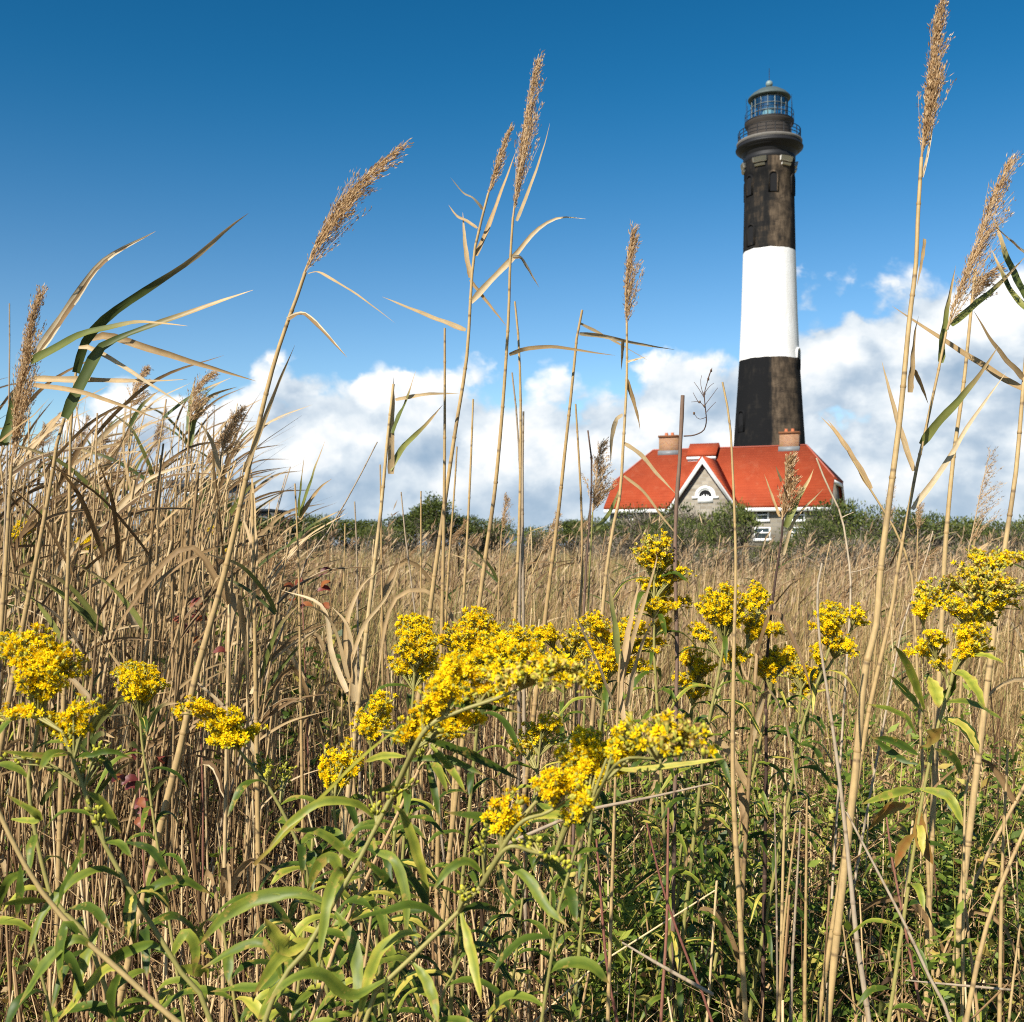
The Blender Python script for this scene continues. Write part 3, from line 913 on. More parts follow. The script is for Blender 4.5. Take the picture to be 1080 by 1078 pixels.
chimney(695, 714.5, 459.5, 476)
chimney(822, 842, 455.5, 474)
# windows under the eaves and lower down
for px, py, wpx, hpx in ((668, 543.5, 11, 7), (804, 543.0, 12, 9), (842, 543.0, 12, 9), (804, 562, 15, 11), (842, 562, 12, 11), (668, 562, 11, 11), (690, 562, 11, 11)):
    u, z = hloc(px, py, -wv)
    w_, h_ = wpx * .096 / cos(HTH), hpx * .097
    mb = MB()
    t_ = .14
    box(mb, u - w_ / 2, u - w_ / 2 + t_, -wv - .09, -wv + .1, z - h_ / 2, z + h_ / 2)
    box(mb, u + w_ / 2 - t_, u + w_ / 2, -wv - .09, -wv + .1, z - h_ / 2, z + h_ / 2)
    box(mb, u - w_ / 2 + t_, u + w_ / 2 - t_, -wv - .085, -wv + .1, z + h_ / 2 - t_, z + h_ / 2)
    box(mb, u - w_ / 2 + t_, u + w_ / 2 - t_, -wv - .085, -wv + .1, z - .07, z + .07)
    box(mb, u - w_ / 2 - .1, u + w_ / 2 + .1, -wv - .16, -wv + .1, z - h_ / 2 - .26, z - h_ / 2)
    f_ = mb.build('window', m_white, HO)
    mb = MB()
    box(mb, u - w_ / 2 + .05, u + w_ / 2 - .05, -wv - .03, -wv + .08, z - h_ / 2 + .02, z + h_ / 2 - .02)
    mb.build('pane', m_pane, f_)

# ------------------------------------------------------------------ low annexe far to the left, half hidden by the reeds
m_board = flat('grey_boarding', (0.17, 0.18, 0.19), 0.8, 2.0, 0.25)
m_slate = flat('dark_roofing', (0.035, 0.042, 0.05), 0.6, 2.0, 0.3)
bx, by, bz = at(266, 537, 96)
B2 = thing('flat_roofed_building', 'dark flat roofed building mostly hidden behind the reeds', 'building', (bx - 3.2, by, 0), -0.1)
mb = MB(); box(mb, 1.7, 4.6, 0, 5, 0, bz - .28); box(mb, -4.0, 1.69, 0.6, 5, 0, bz + 1.9)
mb.build('wall', m_board, B2)
mb = MB(); box(mb, 1.72, 5.1, -.4, 5.4, bz - .27, bz); mb.build('roof', m_slate, B2)
mb = MB(); box(mb, -4.6, 1.70, .1, 5.5, bz + 1.91, bz + 2.6); mb.build('upper_roof', m_slate, B2)
mb = MB(); box(mb, -3.2, .9, .52, .75, bz + .7, bz + 1.55)
w_ = mb.build('window', m_white, B2)
for k_ in range(3):
    mb = MB(); box(mb, -3.05 + k_ * 1.33, -1.85 + k_ * 1.33, .5, .7, bz + .8, bz + 1.45); mb.build('pane', m_pane, w_)

# ------------------------------------------------------------------ shrubs and trees round the house
def make_bush(name, w, h, n, lobes, leaf, twigs, pine=False):
    """a shrub 1 unit of the given size: foliage on uneven lobes, twigs below, limbs from the base"""
    root = thing(name, '', 'shrub')
    cr, tk, tw = MB(), MB(), MB()
    cs = []
    for q in range(lobes):
        a = rng.uniform(0, 2 * pi)
        rr = w * 0.5 * math.sqrt(rng.random()) * 0.8
        zz = h * rng.uniform(0.45, 0.92) * (1 - 0.35 * (rr / (w * .5)) ** 2)
        cs.append((rr * cos(a), rr * sin(a) * .8, zz, w * rng.uniform(.13, .24), h * rng.uniform(.10, .19)))
    for x, y, z, ra, rz_ in cs:
        m_ = int(n / lobes)
        u = norm(rng.normal(size=(m_, 3)))
        u[:, 2] = np.abs(u[:, 2]) * np.where(rng.random(m_) < .75, 1, -1)
        rad = 1 + .38 * rng.normal(size=m_) * .6
        clump = np.sin(u[:, 0] * 7 + x * 5) + np.sin(u[:, 1] * 8 + y * 6) + np.sin(u[:, 2] * 7 + z * 4)
        keep = clump > rng.normal(size=m_) * .8 - .75
        u, rad, clump = u[keep], rad[keep], clump[keep]
        P = np.stack([x + u[:, 0] * ra * rad, y + u[:, 1] * ra * rad, z + u[:, 2] * rz_ * rad], 1)
        D = u + rng.normal(size=u.shape) * .7 + np.array([0, 0, .35])
        diamonds(cr, P, D, leaf * rng.uniform(.6, 1.4, len(P)), leaf * rng.uniform(.35, .6, len(P)), 0,
                 np.clip(.45 + .22 * rng.normal(size=len(P)), 0, 1))
        b = np.array([x * .12, y * .12, 0])
        mid = np.array([x * .5 + rng.normal() * .1, y * .5, z * .5])
        tube(tk, smooth_path([b, mid, (x, y, z)], 6), np.linspace(.022, .008, 6) * h, 5, 0, rng.random())
    if twigs:
        m_ = twigs
        c_ = np.array(cs)[rng.integers(0, lobes, m_)]
        P = np.stack([c_[:, 0] * rng.uniform(.2, 1.0, m_), c_[:, 1] * rng.uniform(.2, 1.1, m_), c_[:, 2] * rng.uniform(.1, .95, m_)], 1) + rng.normal(size=(m_, 3)) * [w * .08, w * .08, h * .03]
        D = norm(P * [1, 1, .25] + [0, 0, .4 * h]) + rng.normal(size=(m_, 3)) * .5
        diamonds(tw, P, D, h * rng.uniform(.12, .34, m_), .030 * rng.uniform(.6, 1.6, m_), 0, rng.random(m_), .3)
        tw.build('twigs', M_TWIG, root)
    cr.build('crown', M_BUSH, root)
    tk.build('trunk', M_TWIG, root)
    return root


protos = [make_bush('shrub', 5.0, 3.0, 7000, 14, .15, 3600), make_bush('shrub', 4.4, 3.2, 3600, 11, .14, 6500), make_bush('shrub', 5.6, 2.6, 6000, 16, .14, 3800),
          make_bush('tree', 5.0, 4.6, 9000, 16, .20, 900), make_bush('tree', 4.2, 5.2, 8000, 12, .20, 800)]
PH = [3.0, 3.2, 2.6, 4.6, 5.2]
PW = [5.0, 4.4, 5.6, 5.0, 4.2]
KIDS = {}
bushes = [  # px, top row, width px, distance, prototype, label
    (652, 556, 66, 66, 0, 'dark green shrub below the left eaves of the stone house'),
    (690, 541, 84, 62, 1, 'grey twiggy shrub in front of the left roof slope foot'),
    (738, 531, 96, 60, 1, 'large grey twiggy shrub with green top below the round gable window'),
    (772, 541, 70, 57, 0, 'green topped shrub hiding the wall right of the gable foot'),
    (712, 556, 70, 52, 2, 'low shrub in front of the big twiggy shrub below the gable'),
    (800, 574, 62, 55, 1, 'low twiggy shrub under the wall windows of the house'),
    (838, 570, 70, 56, 2, 'low green shrub beneath the small white house windows'),
    (885, 540, 92, 55, 0, 'bright green shrub at the right corner of the house'),
    (862, 560, 60, 50, 2, 'small shrub in front of the bright green corner shrub'),
    (930, 545, 88, 52, 0, 'rounded green shrub just right of the house corner shrub'),
    (975, 551, 80, 56, 2, 'low green shrub between the two tall right canes'),
    (1018, 549, 86, 58, 0, 'green shrub behind the loose brown plume at right'),
    (1062, 552, 84, 55, 2, 'green shrub at the right edge of the photo'),
    (1110, 548, 90, 60, 0, 'green shrub partly cut by the right edge of the photo'),
    (955, 566, 90, 44, 1, 'grey twiggy shrub in front of the right hand shrubs'),
    (900, 570, 90, 42, 1, 'twiggy shrub nearest the meadow below the corner shrub'),
    (1040, 570, 100, 43, 1, 'twiggy shrub nearest the meadow at the right'),
    (770, 575, 90, 44, 1, 'twiggy shrub nearest the meadow below the gable'),
    (458, 537, 56, 105, 4, 'tallest spreading tree on the far tree line'),
    (428, 550, 60, 110, 3, 'bushy tree just left of the tallest far tree'),
    (486, 552, 52, 108, 3, 'bushy tree just right of the tallest far tree'),
    (376, 549, 66, 112, 3, 'rounded dark tree on the far tree line left of the orange cane'),
    (338, 550, 56, 108, 0, 'dark shrub on the far line left of the rounded tree'),
    (306, 548, 54, 100, 3, 'small dark tree just right of the reed stand'),
    (268, 552, 60, 92, 3, 'dark tree beside the flat roofed building'),
    (222, 528, 56, 90, 4, 'dark tree in front of the flat roofed building'),
    (522, 556, 66, 112, 0, 'low dark shrub on the far line between the middle canes'),
    (566, 557, 58, 106, 2, 'low shrub on the far line below the small leaning plume'),
    (602, 551, 52, 104, 3, 'small dark tree on the far line left of the house'),
    (628, 553, 44, 98, 0, 'dark shrub against the left end of the house'),
    (404, 556, 50, 100, 2, 'low shrub on the far line behind the orange cane'),
    (180, 545, 70, 96, 3, 'dark tree on the far line behind the left reed stand'),
    (110, 548, 80, 100, 0, 'dark shrub on the far line deep behind the left reeds'),
    (30, 546, 84, 98, 3, 'dark tree on the far line at the left edge'),
]
used = set()
for px, yt, wpx, d, p, lab in bushes:
    root = protos[p]
    H = EYE + (HZ - yt) / FPX * d
    sc_ = (1.12 * wpx * d / FPX / PW[p], 1.12 * wpx * d / FPX / PW[p], H / PH[p] * rng.uniform(1.08, 1.34))
    b = at(px, HZ, d)
    if p not in used:
        used.add(p)
        KIDS[p] = [(c, []) for c in root.children]
        o = root
        o.location, o.rotation_euler, o.scale = (b[0], d, -.05), (0, 0, rng.uniform(0, 6)), sc_
    else:
        o = copy_tree(root, KIDS[p], (b[0], d, -.05), rng.uniform(0, 6), sc_)
    far_ = d > 90
    tag(o, lab, 'tree' if p > 2 else 'shrub', 'trees and shrubs on the far line' if far_ else 'shrubs in front of the house')

# ------------------------------------------------------------------ meadow of dry reeds (nobody could count it)
md = MB()


def meadow(N, d0, d1, pw, x0, x1, hmin, hmax, wmin, wmax, lean):
    u = rng.random(N)
    pw = pw if pw != 1 else 1.001
    d = (d0 ** (1 - pw) + u * (d1 ** (1 - pw) - d0 ** (1 - pw))) ** (1 / (1 - pw))
    px = rng.uniform(x0, x1, N)
    x = (px - CX) / FPX * d
    patch = .5 * np.sin(x * .9 + 1.3 * np.sin(d * .33)) * np.cos(d * .5 + x * .21) + .6 * np.sin(x * 2.3 + d * .8 + 2 * np.sin(d * .9)) * np.sin(d * 1.3 - x * .7)
    drift = np.sin(x * .47 + 1.7 * np.sin(d * .19)) * np.sin(d * .41 + .6 * np.sin(x * .3))
    H = rng.uniform(hmin, hmax, N) * (1 + .15 * patch + .08 * drift) * np.interp(px, [560, 700], [.93, .74])
    P = np.stack([x, d, np.zeros(N)], 1)
    D = norm(np.stack([rng.normal(lean, .18, N) + .12 * patch, rng.normal(0, .14, N), np.ones(N)], 1))
    bend = np.stack([np.abs(rng.normal(.10, .14, N)), rng.normal(0, .08, N), -np.abs(rng.normal(0, .06, N))], 1)
    w = rng.uniform(wmin, wmax, N) * (0.6 + d * .035)
    tint = np.clip(rng.beta(2, 2.2, N) * .95 + .24 * patch + .22 * drift + .06 * np.sin(x * .31 + 2 * np.sin(d * .12)) * np.sin(d * .22 + 1), 0, 1)
    blades(md, P, D, H, w, bend, 4, 0, tint, 1.1, .8)


meadow(13500, 4.4, 10, 1.0, -480, 1600, .5, 1.16, .006, .014, .02)
meadow(32000, 7, 26, 1.2, -400, 1480, .72, 1.18, .005, .014, .04)
meadow(17000, 20, 42, 1.2, -400, 1480, .78, 1.12, .005, .010, .05)
meadow(15000, 36, 80, 1.2, -400, 660, .90, 1.22, .006, .011, .05)
meadow(2600, 4.6, 13, 1.0, 250, 1240, .85, 1.42, .008, .018, .06)
tag(md.build('meadow_grass', M_MEADOW), kind='stuff')
ms = MB()                                            # dry stems standing clear of the blades
N = 1300
d = 4.8 * (30 / 4.8) ** rng.random(N)
px = rng.uniform(230, 1300, N)
x = (px - CX) / FPX * d
H = rng.uniform(.9, 1.36, N) * np.interp(px, [560, 700], [1.0, .95])
P0 = np.stack([x, d, np.zeros(N)], 1)
P1 = P0 + np.stack([rng.normal(.05, .10, N) * H, rng.normal(0, .08, N) * H, H], 1)
prisms(ms, P0, P1, rng.uniform(.0016, .003, N) * (.7 + .05 * d), 0, rng.random(N), .02)
sel = rng.random(N) < .55
for q in range(16):                                  # many carry a small seed head
    s = rng.random(N) * .2
    P = P1 + np.stack([s * .3, 0 * s, s - .06], 1)
    D = np.stack([rng.normal(.4, .4, N), rng.normal(0, .3, N), np.ones(N) * .8], 1)
    diamonds(ms, P[sel], D[sel], rng.uniform(.03, .08, sel.sum()), .008 * (.8 + .04 * d[sel]), 1, rng.random(sel.sum()))
tag(ms.build('dry_stem_grass', [M_LITTER, M_MPLUME]), kind='stuff')
mp = MB()
NP = 2000
u = rng.random(NP)
d = 7 * (60 / 7) ** u
px = rng.uniform(-200, 1280, NP)
x = (px - CX) / FPX * d
zt_ = rng.uniform(.92, 1.20, NP) * np.interp(px, [560, 700], [.93, .76])
lean_ = rng.normal(.25, .3, NP)
for q in range(11):
    s = rng.random(NP) * .22
    P = np.stack([x + s * lean_, d, zt_ - .2 + s], 1)
    D = np.stack([rng.normal(.30, .35, NP), rng.normal(0, .2, NP), np.ones(NP)], 1)
    diamonds(mp, P, D, rng.uniform(.05, .12, NP), .013 * (0.8 + d * .04), 0, rng.random(NP))
tag(mp.build('meadow_plume_grass', M_MPLUME), kind='stuff')

# ------------------------------------------------------------------ dead stubble, fallen sticks and litter close by
lt = MB()
N = 9400
d = np.sqrt(rng.uniform(1.55 ** 2, 5.4 ** 2, N))
px = rng.uniform(-420, 1560, N)
x = (px - CX) / FPX * d
H = rng.uniform(.25, 1.0, N) * (.50 + .105 * d)
keep = (px < 560) | (rng.random(N) < .45)
d, px, x, H = d[keep], px[keep], x[keep], H[keep]
N = len(d)
P0 = np.stack([x, d, np.zeros(N)], 1)
P1 = P0 + np.stack([rng.normal(0, .10, N) * H, rng.normal(0, .10, N) * H, H], 1)
prisms(lt, P0, P1, rng.uniform(.0011, .0042, N) * rng.uniform(.7, 1.1, N), 0, rng.beta(.9, 1.1, N), .016)
N = 3800                                             # fallen and crossing sticks
d = np.sqrt(rng.uniform(1.5 ** 2, 4.6 ** 2, N))
x = (rng.uniform(-420, 1560, N) - CX) / FPX * d
z = rng.uniform(.02, .62, N) * (.5 + .12 * d)
P0 = np.stack([x, d, z], 1)
a = rng.uniform(-pi, pi, N)
ln = rng.uniform(.12, .5, N)
tilt = rng.normal(0, .55, N)
P1 = P0 + np.stack([np.cos(a) * ln, np.sin(a) * ln * .7, np.sin(tilt) * ln], 1)
P1[:, 2] = np.maximum(P1[:, 2], .01)
prisms(lt, P0, P1, rng.uniform(.0007, .0022, N), 0, rng.beta(1.5, 1.5, N), .02)
N = 19000                                            # dead grass blades
d = np.sqrt(rng.uniform(1.6 ** 2, 5.2 ** 2, N))
x = (rng.uniform(-420, 1560, N) - CX) / FPX * d
P = np.stack([x, d, rng.uniform(0, .3, N)], 1)
D = norm(np.stack([rng.normal(0, .5, N), rng.normal(0, .4, N), np.ones(N)], 1))
blades(lt, P, D, rng.uniform(.15, .70, N) * (.55 + .1 * d), rng.uniform(.0012, .0055, N),
       np.stack([rng.normal(0, .3, N), rng.normal(0, .3, N), -np.abs(rng.normal(0, .3, N))], 1), 5, 0, rng.beta(1.1, 1.0, N), 1.5)
N = 13500                                             # curled dead leaves
d = np.sqrt(rng.uniform(1.5 ** 2, 4.4 ** 2, N))
x = (rng.uniform(-420, 1560, N) - CX) / FPX * d
P = np.stack([x, d, rng.uniform(0, 1, N) ** 1.5 * .52 * (.5 + .14 * d)], 1)
diamonds(lt, P, rng.normal(size=(N, 3)) + [0, 0, -.3], rng.uniform(.012, .06, N), rng.uniform(.005, .022, N), 0, rng.beta(1.0, 1.4, N))
tag(lt.build('dry_undergrowth', M_LITTER), kind='stuff')

# small leafy herbs filling the ground
ug = MB()


def herbs(N, x0, x1, d0, d1, h0, h1, nl, l0, l1, tint):
    d = np.sqrt(rng.uniform(d0 ** 2, d1 ** 2, N))
    x = (rng.uniform(x0, x1, N) - CX) / FPX * d
    H = rng.uniform(h0, h1, N)
    lean = rng.normal(0, .22, (N, 2))
    s = rng.uniform(.25, 1.0, (N, nl))
    ph = rng.uniform(0, 2 * pi, (N, nl))
    Px = x[:, None] + lean[:, :1] * H[:, None] * s
    Py = d[:, None] + lean[:, 1:] * H[:, None] * s
    Pz = H[:, None] * s
    P = np.stack([Px, Py, Pz], -1).reshape(-1, 3)
    D = np.stack([np.cos(ph), np.sin(ph), rng.normal(.35, .45, (N, nl))], -1).reshape(-1, 3)
    L = rng.uniform(l0, l1, N * nl) * np.repeat(rng.uniform(.7, 1.2, N), nl)
    r = np.clip(np.repeat(rng.beta(2, 2.4, N), nl) * .75 + rng.normal(0, .13, N * nl) + tint, 0, 1)
    diamonds(ug, P, D, L, L * rng.uniform(.27, .46, N * nl), 0, r, .45, (-.2, -.35, 1))
    prisms(ug, np.stack([x, d, np.zeros(N)], 1), np.stack([x + lean[:, 0] * H, d + lean[:, 1] * H, H], 1), rng.uniform(.001, .002, N), 0, np.full(N, .9))


def clumps(n, x0, x1, d0, d1, h0, h1, per, nl, l0, l1, tint):
    for _ in range(n):
        dc = math.sqrt(rng.uniform(d0 ** 2, d1 ** 2))
        xc = rng.uniform(x0, x1)
        wpx = rng.uniform(.10, .26) / dc * FPX
        hh = rng.uniform(h0, h1) * (.55 + .14 * dc)
        herbs(int(per * rng.uniform(.6, 1.4)), xc - wpx, xc + wpx, dc - .14, dc + .14, hh * .55, hh, nl, l0, l1, tint + rng.normal(0, .10))


clumps(68, 640, 1420, 1.6, 2.7, .30, .74, 8, 52, .020, .060, .06)
clumps(66, 680, 1400, 2.3, 4.2, .50, .92, 9, 52, .018, .050, .12)
clumps(16, 480, 760, 1.7, 3.4, .3, .74, 8, 48, .016, .046, .05)
herbs(110, 640, 1200, 1.7, 4.0, .25, .85, 40, .014, .04, .2)
herbs(120, -120, 520, 1.7, 3.6, .18, .62, 36, .014, .036, .0)
herbs(60, -100, 330, 3.0, 5.0, .7, 1.18, 36, .025, .06, .05)
tag(ug.build('green_undergrowth', M_UNDER), kind='stuff')

# ------------------------------------------------------------------ reeds
def plume_mesh(axis, width, nbr=70, nsp=12, droop=(0.6, 0, -0.15), spike=.0078, fluff=1.0):
    """a feathery reed panicle: branchlets up the axis, each set with small spikelets, blown to one side"""
    mb = MB()
    A = smooth_path(axis, 40)
    L = np.linalg.norm(np.diff(A, axis=0), axis=1).sum()
    T = norm(np.gradient(A, axis=0))
    dr = np.array(droop)
    tube(mb, A, np.linspace(.0022, .0006, 40), 4, 0, .75)
    for b in range(nbr):
        s = rng.random() ** 1.15 * .93
        k_ = s * 39
        i_ = int(k_)
        p = A[i_] + (A[min(i_ + 1, 39)] - A[i_]) * (k_ - i_)
        t_ = T[i_]
        rad = rng.normal(size=3)
        rad = rad - rad.dot(t_) * t_
        rad /= np.linalg.norm(rad)
        bl = L * (.36 * (1 - s) + .08) * rng.uniform(.55, 1.2)
        spread = width / L * rng.uniform(.5, 2.0)
        dirv = t_ + rad * spread + dr * rng.uniform(.1, 1.0) * (width / L) * 3.0
        dirv /= np.linalg.norm(dirv)
        u = np.linspace(0, 1, 6)[:, None]
        bp = p + dirv * bl * u + dr * bl * .22 * u ** 2 * rng.uniform(0, 1)
        ribbon(mb, bp, np.linspace(.0012, .0004, 6), (0, -1, 0), 0, 0, 0, .7)
        m_ = max(4, int(1.4 * nsp * rng.uniform(.7, 1.3) * (.4 + bl / (L * .3))))
        w = rng.uniform(.12, 1.0, m_)
        P = p + dirv * (bl * w)[:, None] + dr * (bl * .22 * w ** 2)[:, None] * .5 + rng.normal(size=(m_, 3)) * .0022 * fluff
        D = dirv + rng.normal(size=(m_, 3)) * .33 * fluff
        diamonds(mb, P, D, spike * rng.uniform(.7, 1.5, m_), spike * rng.uniform(.17, .29, m_), 0, np.clip(rng.beta(1.6, 1.6, m_) + (w - .5) * .35, 0, 1))
    return mb


def px_path(pts, d, d_end=None):
    n = len(pts)
    dd = np.linspace(d, d if d_end is None else d_end, n)
    return [at(x, y, q) for (x, y), q in zip(pts, dd)]


def to_ground(P):
    """carry a stalk on from its lowest seen point down to the soil"""
    a, b = P[-2], P[-1]
    dz = b[2]
    if dz <= 0.02:
        return P
    s = (b - a) / max(a[2] - b[2], .02)
    s = np.clip(s, -.35, .35)
    g1 = b + np.array([s[0] * dz * .5, s[1] * dz * .5, -dz * .55])
    g2 = np.array([g1[0] + s[0] * dz * .25, g1[1] + s[1] * dz * .2, -.02])
    return list(P) + [g1, g2]


def reed(name, label, cat, stem, d, w, leaves=(), plume=None, m=None, tone=.6, group=None, d2=None, taper=.6, rest=False):
    """one cane placed in the meadow. stem: photo pixels from its top down; w: its thickness in pixels low down"""
    m = m or M_CANE
    P = px_path(stem, d, d2) if rest else to_ground(px_path(stem, d, d2))
    base = P[-1]
    path = smooth_path(P, max(10, 5 * len(stem)))
    r0 = .9 * w * d / FPX / 2
    n = len(path)
    rad = np.interp(np.linspace(0, 1, n), [0, .12, .5, 1], [taper * r0 * .8, taper * r0, r0, r0 * 1.05])
    parts = bool(leaves or plume)
    mb = MB()
    tube(mb, path, rad, 7, 0, tone)
    for q in np.arange(.04, .97, .16 / max(.5, np.linalg.norm(np.diff(path, axis=0), axis=1).sum())):   # joints
        i_ = int(q * (n - 1))
        f_ = q * (n - 1) - i_
        c_ = path[i_] * (1 - f_) + path[i_ + 1] * f_
        t_ = norm(path[i_ + 1] - path[i_])
        rr = np.interp(q, np.linspace(0, 1, n), rad)
        tube(mb, [c_ - t_ * .004, c_, c_ + t_ * .004], [rr * .98, rr * 1.22, rr * .98], 7, 0, tone * .55, cap=False)
    if not parts:
        o = mb.build(name, m, None, base, smooth=True, loc=base)
        return tag(o, label, cat, group)
    root = thing(name, label, cat, base, 0, group)
    mb.build('stem', m, root, base, smooth=True)
    for lf in leaves:
        pts, lw, lm = lf[0], lf[1], lf[2] if len(lf) > 2 else 'dry'
        off = rng.uniform(-.10, .10)
        lp = smooth_path(px_path(pts, d + (d2 - d if d2 else 0) * .3, d + off), 16)
        mb = MB()
        sheath = lf[3] if len(lf) > 3 else REED_W
        wd = prof(sheath, 16) * lw * d / FPX * .92
        ribbon(mb, lp, wd, (rng.normal(0, .35), -1, rng.normal(.15, .3)), rng.uniform(.15, .6), rng.uniform(-.7, .7), 0, rng.uniform(.25, .95))
        mb.build('leaf', {'dry': M_BLADE, 'green': M_GREENBLADE}[lm], root, base)
    if plume:
        ax, pw, nb, ns, dr = plume
        plume_mesh(px_path(ax, d), pw * d / FPX, nb, ns, dr).build('plume', M_PLUME, root, base)
    return root


G1 = 'tall reed canes with plumes'
G2 = 'bare dry canes'
reed('reed', 'tall cane leaning right with a drooping tan plume, left of the sky gap', 'reed',
     [(322, 287), (318, 300), (290, 380), (262, 494), (238, 600), (207, 711), (190, 790), (170, 870)], 2.0, 8.5,
     [([(325, 289), (335, 287), (347, 293), (378, 312), (417, 341)], 4), ([(303, 337), (316, 332), (327, 336), (345, 354), (366, 377)], 6.5),
      ([(258, 498), (275, 452), (293, 405), (311, 364)], 6)],
     ([(320, 290), (332, 262), (352, 226), (386, 186), (424, 152)], 21, 105, 15, (.85, 0, -.25)), tone=.72, group=G1)
reed('reed', 'slender cane with thin narrow plume and forked dry leaves, left of the darkest plume', 'reed',
     [(515, 204), (501, 261), (497, 302), (492, 379), (480, 455), (467, 545), (452, 655)], 2.5, 6,
     [([(502, 270), (512, 248), (528, 205), (546, 155)], 6), ([(509, 221), (500, 210), (488, 203), (475, 187)], 4), ([(503, 241), (492, 233), (482, 228), (473, 216)], 4),
      ([(496, 293), (491, 262), (488, 224)], 6), ([(497, 319), (518, 296), (542, 271), (566, 243), (590, 230), (618, 231)], 7), ([(496, 295), (515, 320), (535, 345)], 4),
      ([(491, 349), (470, 341), (440, 329), (403, 313)], 7)],
     ([(514, 207), (520, 188), (528, 160), (539, 131)], 8, 55, 10, (.3, 0, .1)), tone=.62, group=G1)
reed('reed', 'tall cane with an upright dark brown plume pointing at the sky', 'reed',
     [(541, 229), (538, 277), (536, 340), (530, 430), (522, 516), (513, 580), (504, 650)], 2.3, 6,
     [([(545, 233), (560, 195), (573, 157), (580, 130)], 4.5), ([(541, 272), (549, 273), (557, 285), (569, 304)], 5.5), ([(537, 374), (555, 368), (585, 366), (620, 371), (649, 375)], 5)],
     ([(541, 231), (545, 195), (551, 150), (559, 105), (568, 57)], 17, 110, 15, (.45, 0, .05)), tone=.6, group=G1)
reed('dry_cane', 'pale bare cane standing right beside the dark plumed cane', 'cane', [(543, 318), (546, 345), (549, 419), (548, 541), (543, 660)], 2.6, 5, tone=.5, group=G2)
reed('dry_cane', 'straight grey stub close against the right of the dark plumed cane', 'cane', [(552, 434), (551, 520), (552, 660)], 2.4, 5, m=M_GREY, tone=.4, group=G2)
reed('dry_cane', 'thin bare cane ending in a dark tip behind the dark plumed cane', 'cane', [(540, 393), (545, 440), (549, 520), (548, 640)], 2.9, 4, m=M_GREY, tone=.2, group=G2)
reed('reed', 'plumeless cane with two drooping leaves at its top, left of the house', 'reed',
     [(614, 327), (609, 350), (604, 400), (596, 474), (588, 548), (574, 660)], 2.4, 6,
     [([(611, 341), (634, 353), (660, 367), (688, 383)], 5), ([(611, 352), (634, 354), (671, 362), (712, 369)], 5)], tone=.5, group=G1)
reed('reed', 'cane with a slim upright plume just left of the white roof end', 'reed',
     [(661, 341), (661, 400), (657, 474), (654, 521), (647, 555), (640, 600), (634, 660)], 2.3, 5.5,
     [([(657, 358), (656, 373), (655, 391)], 4), ([(661, 382), (672, 379), (683, 376)], 3), ([(661, 400), (667, 418), (673, 440), (675, 453)], 6),
      ([(657, 438), (650, 444), (645, 463), (644, 489)], 6), ([(658, 468), (675, 479), (693, 500), (714, 522)], 6), ([(658, 502), (679, 519), (699, 546), (723, 575)], 3.5)],
     ([(661, 343), (660, 315), (661, 290), (664, 265), (667, 241)], 15, 85, 13, (.75, 0, .2)), tone=.68, group=G1)
reed('reed', 'short green stemmed reed with a wide fluffy brown plume beside the roof end', 'reed',
     [(625, 540), (624, 565), (622, 600), (620, 650)], 3.0, 3.5, [([(625, 560), (640, 545), (652, 520), (657, 500)], 5, 'green')],
     ([(625, 540), (627, 520), (630, 495), (634, 465)], 36, 95, 16, (.55, 0, .12)), m=M_STEM, tone=.2, group=G1)
reed('dry_cane', 'dark knobbly cane tip passing behind the fluffy brown plume', 'cane', [(620, 454), (624, 487), (623, 530), (618, 600), (615, 660)], 2.6, 4, m=M_WOODY, tone=.9, group=G2)
reed('dry_cane', 'thin pale cane left of the fluffy brown plume', 'cane', [(607, 426), (610, 474), (613, 530), (614, 600), (611, 660)], 2.6, 4.5, tone=.35, group=G2)
reed('reed', 'low leaning reed with a loose plume tipped right, before the far tree line', 'reed', [(571, 583), (563, 600), (553, 640)], 4.2, 3, [],
     ([(571, 583), (578, 567), (588, 540)], 22, 60, 11, (.6, 0, .1)), tone=.6, group=G1)
reed('reed', 'short reed with small pale plume between the middle canes', 'reed', [(529, 560), (527, 600), (525, 650)], 4.2, 3, [],
     ([(529, 562), (531, 545), (534, 522)], 14, 50, 10, (.5, 0, .1)), tone=.5, group=G1)
reed('dry_cane', 'pale tapering bare cane in front of the tower foot and gable roof', 'cane',
     [(762, 403), (769, 440), (772, 480), (776, 590), (774, 690), (773, 820), (779, 940), (786, 1070)], 1.75, 6.5, tone=.75, group=G2, taper=.45)
reed('reed', 'purplish cane with a feathery tan plume in front of the right roof slope', 'reed',
     [(826, 545), (824, 570), (818, 610), (812, 660), (808, 716), (808, 820), (806, 950), (804, 1075)], 2.1, 5,
     [([(828, 556), (842, 525), (853, 507), (858, 495)], 8, 'green'), ([(822, 545), (813, 520), (806, 500)], 4), ([(824, 508), (818, 491)], 3), ([(826, 585), (838, 548), (868, 516)], 4.5)],
     ([(825, 548), (827, 525), (830, 500), (834, 477)], 22, 85, 13, (.6, 0, .1)), m=M_WOODY, tone=.95, group=G1)
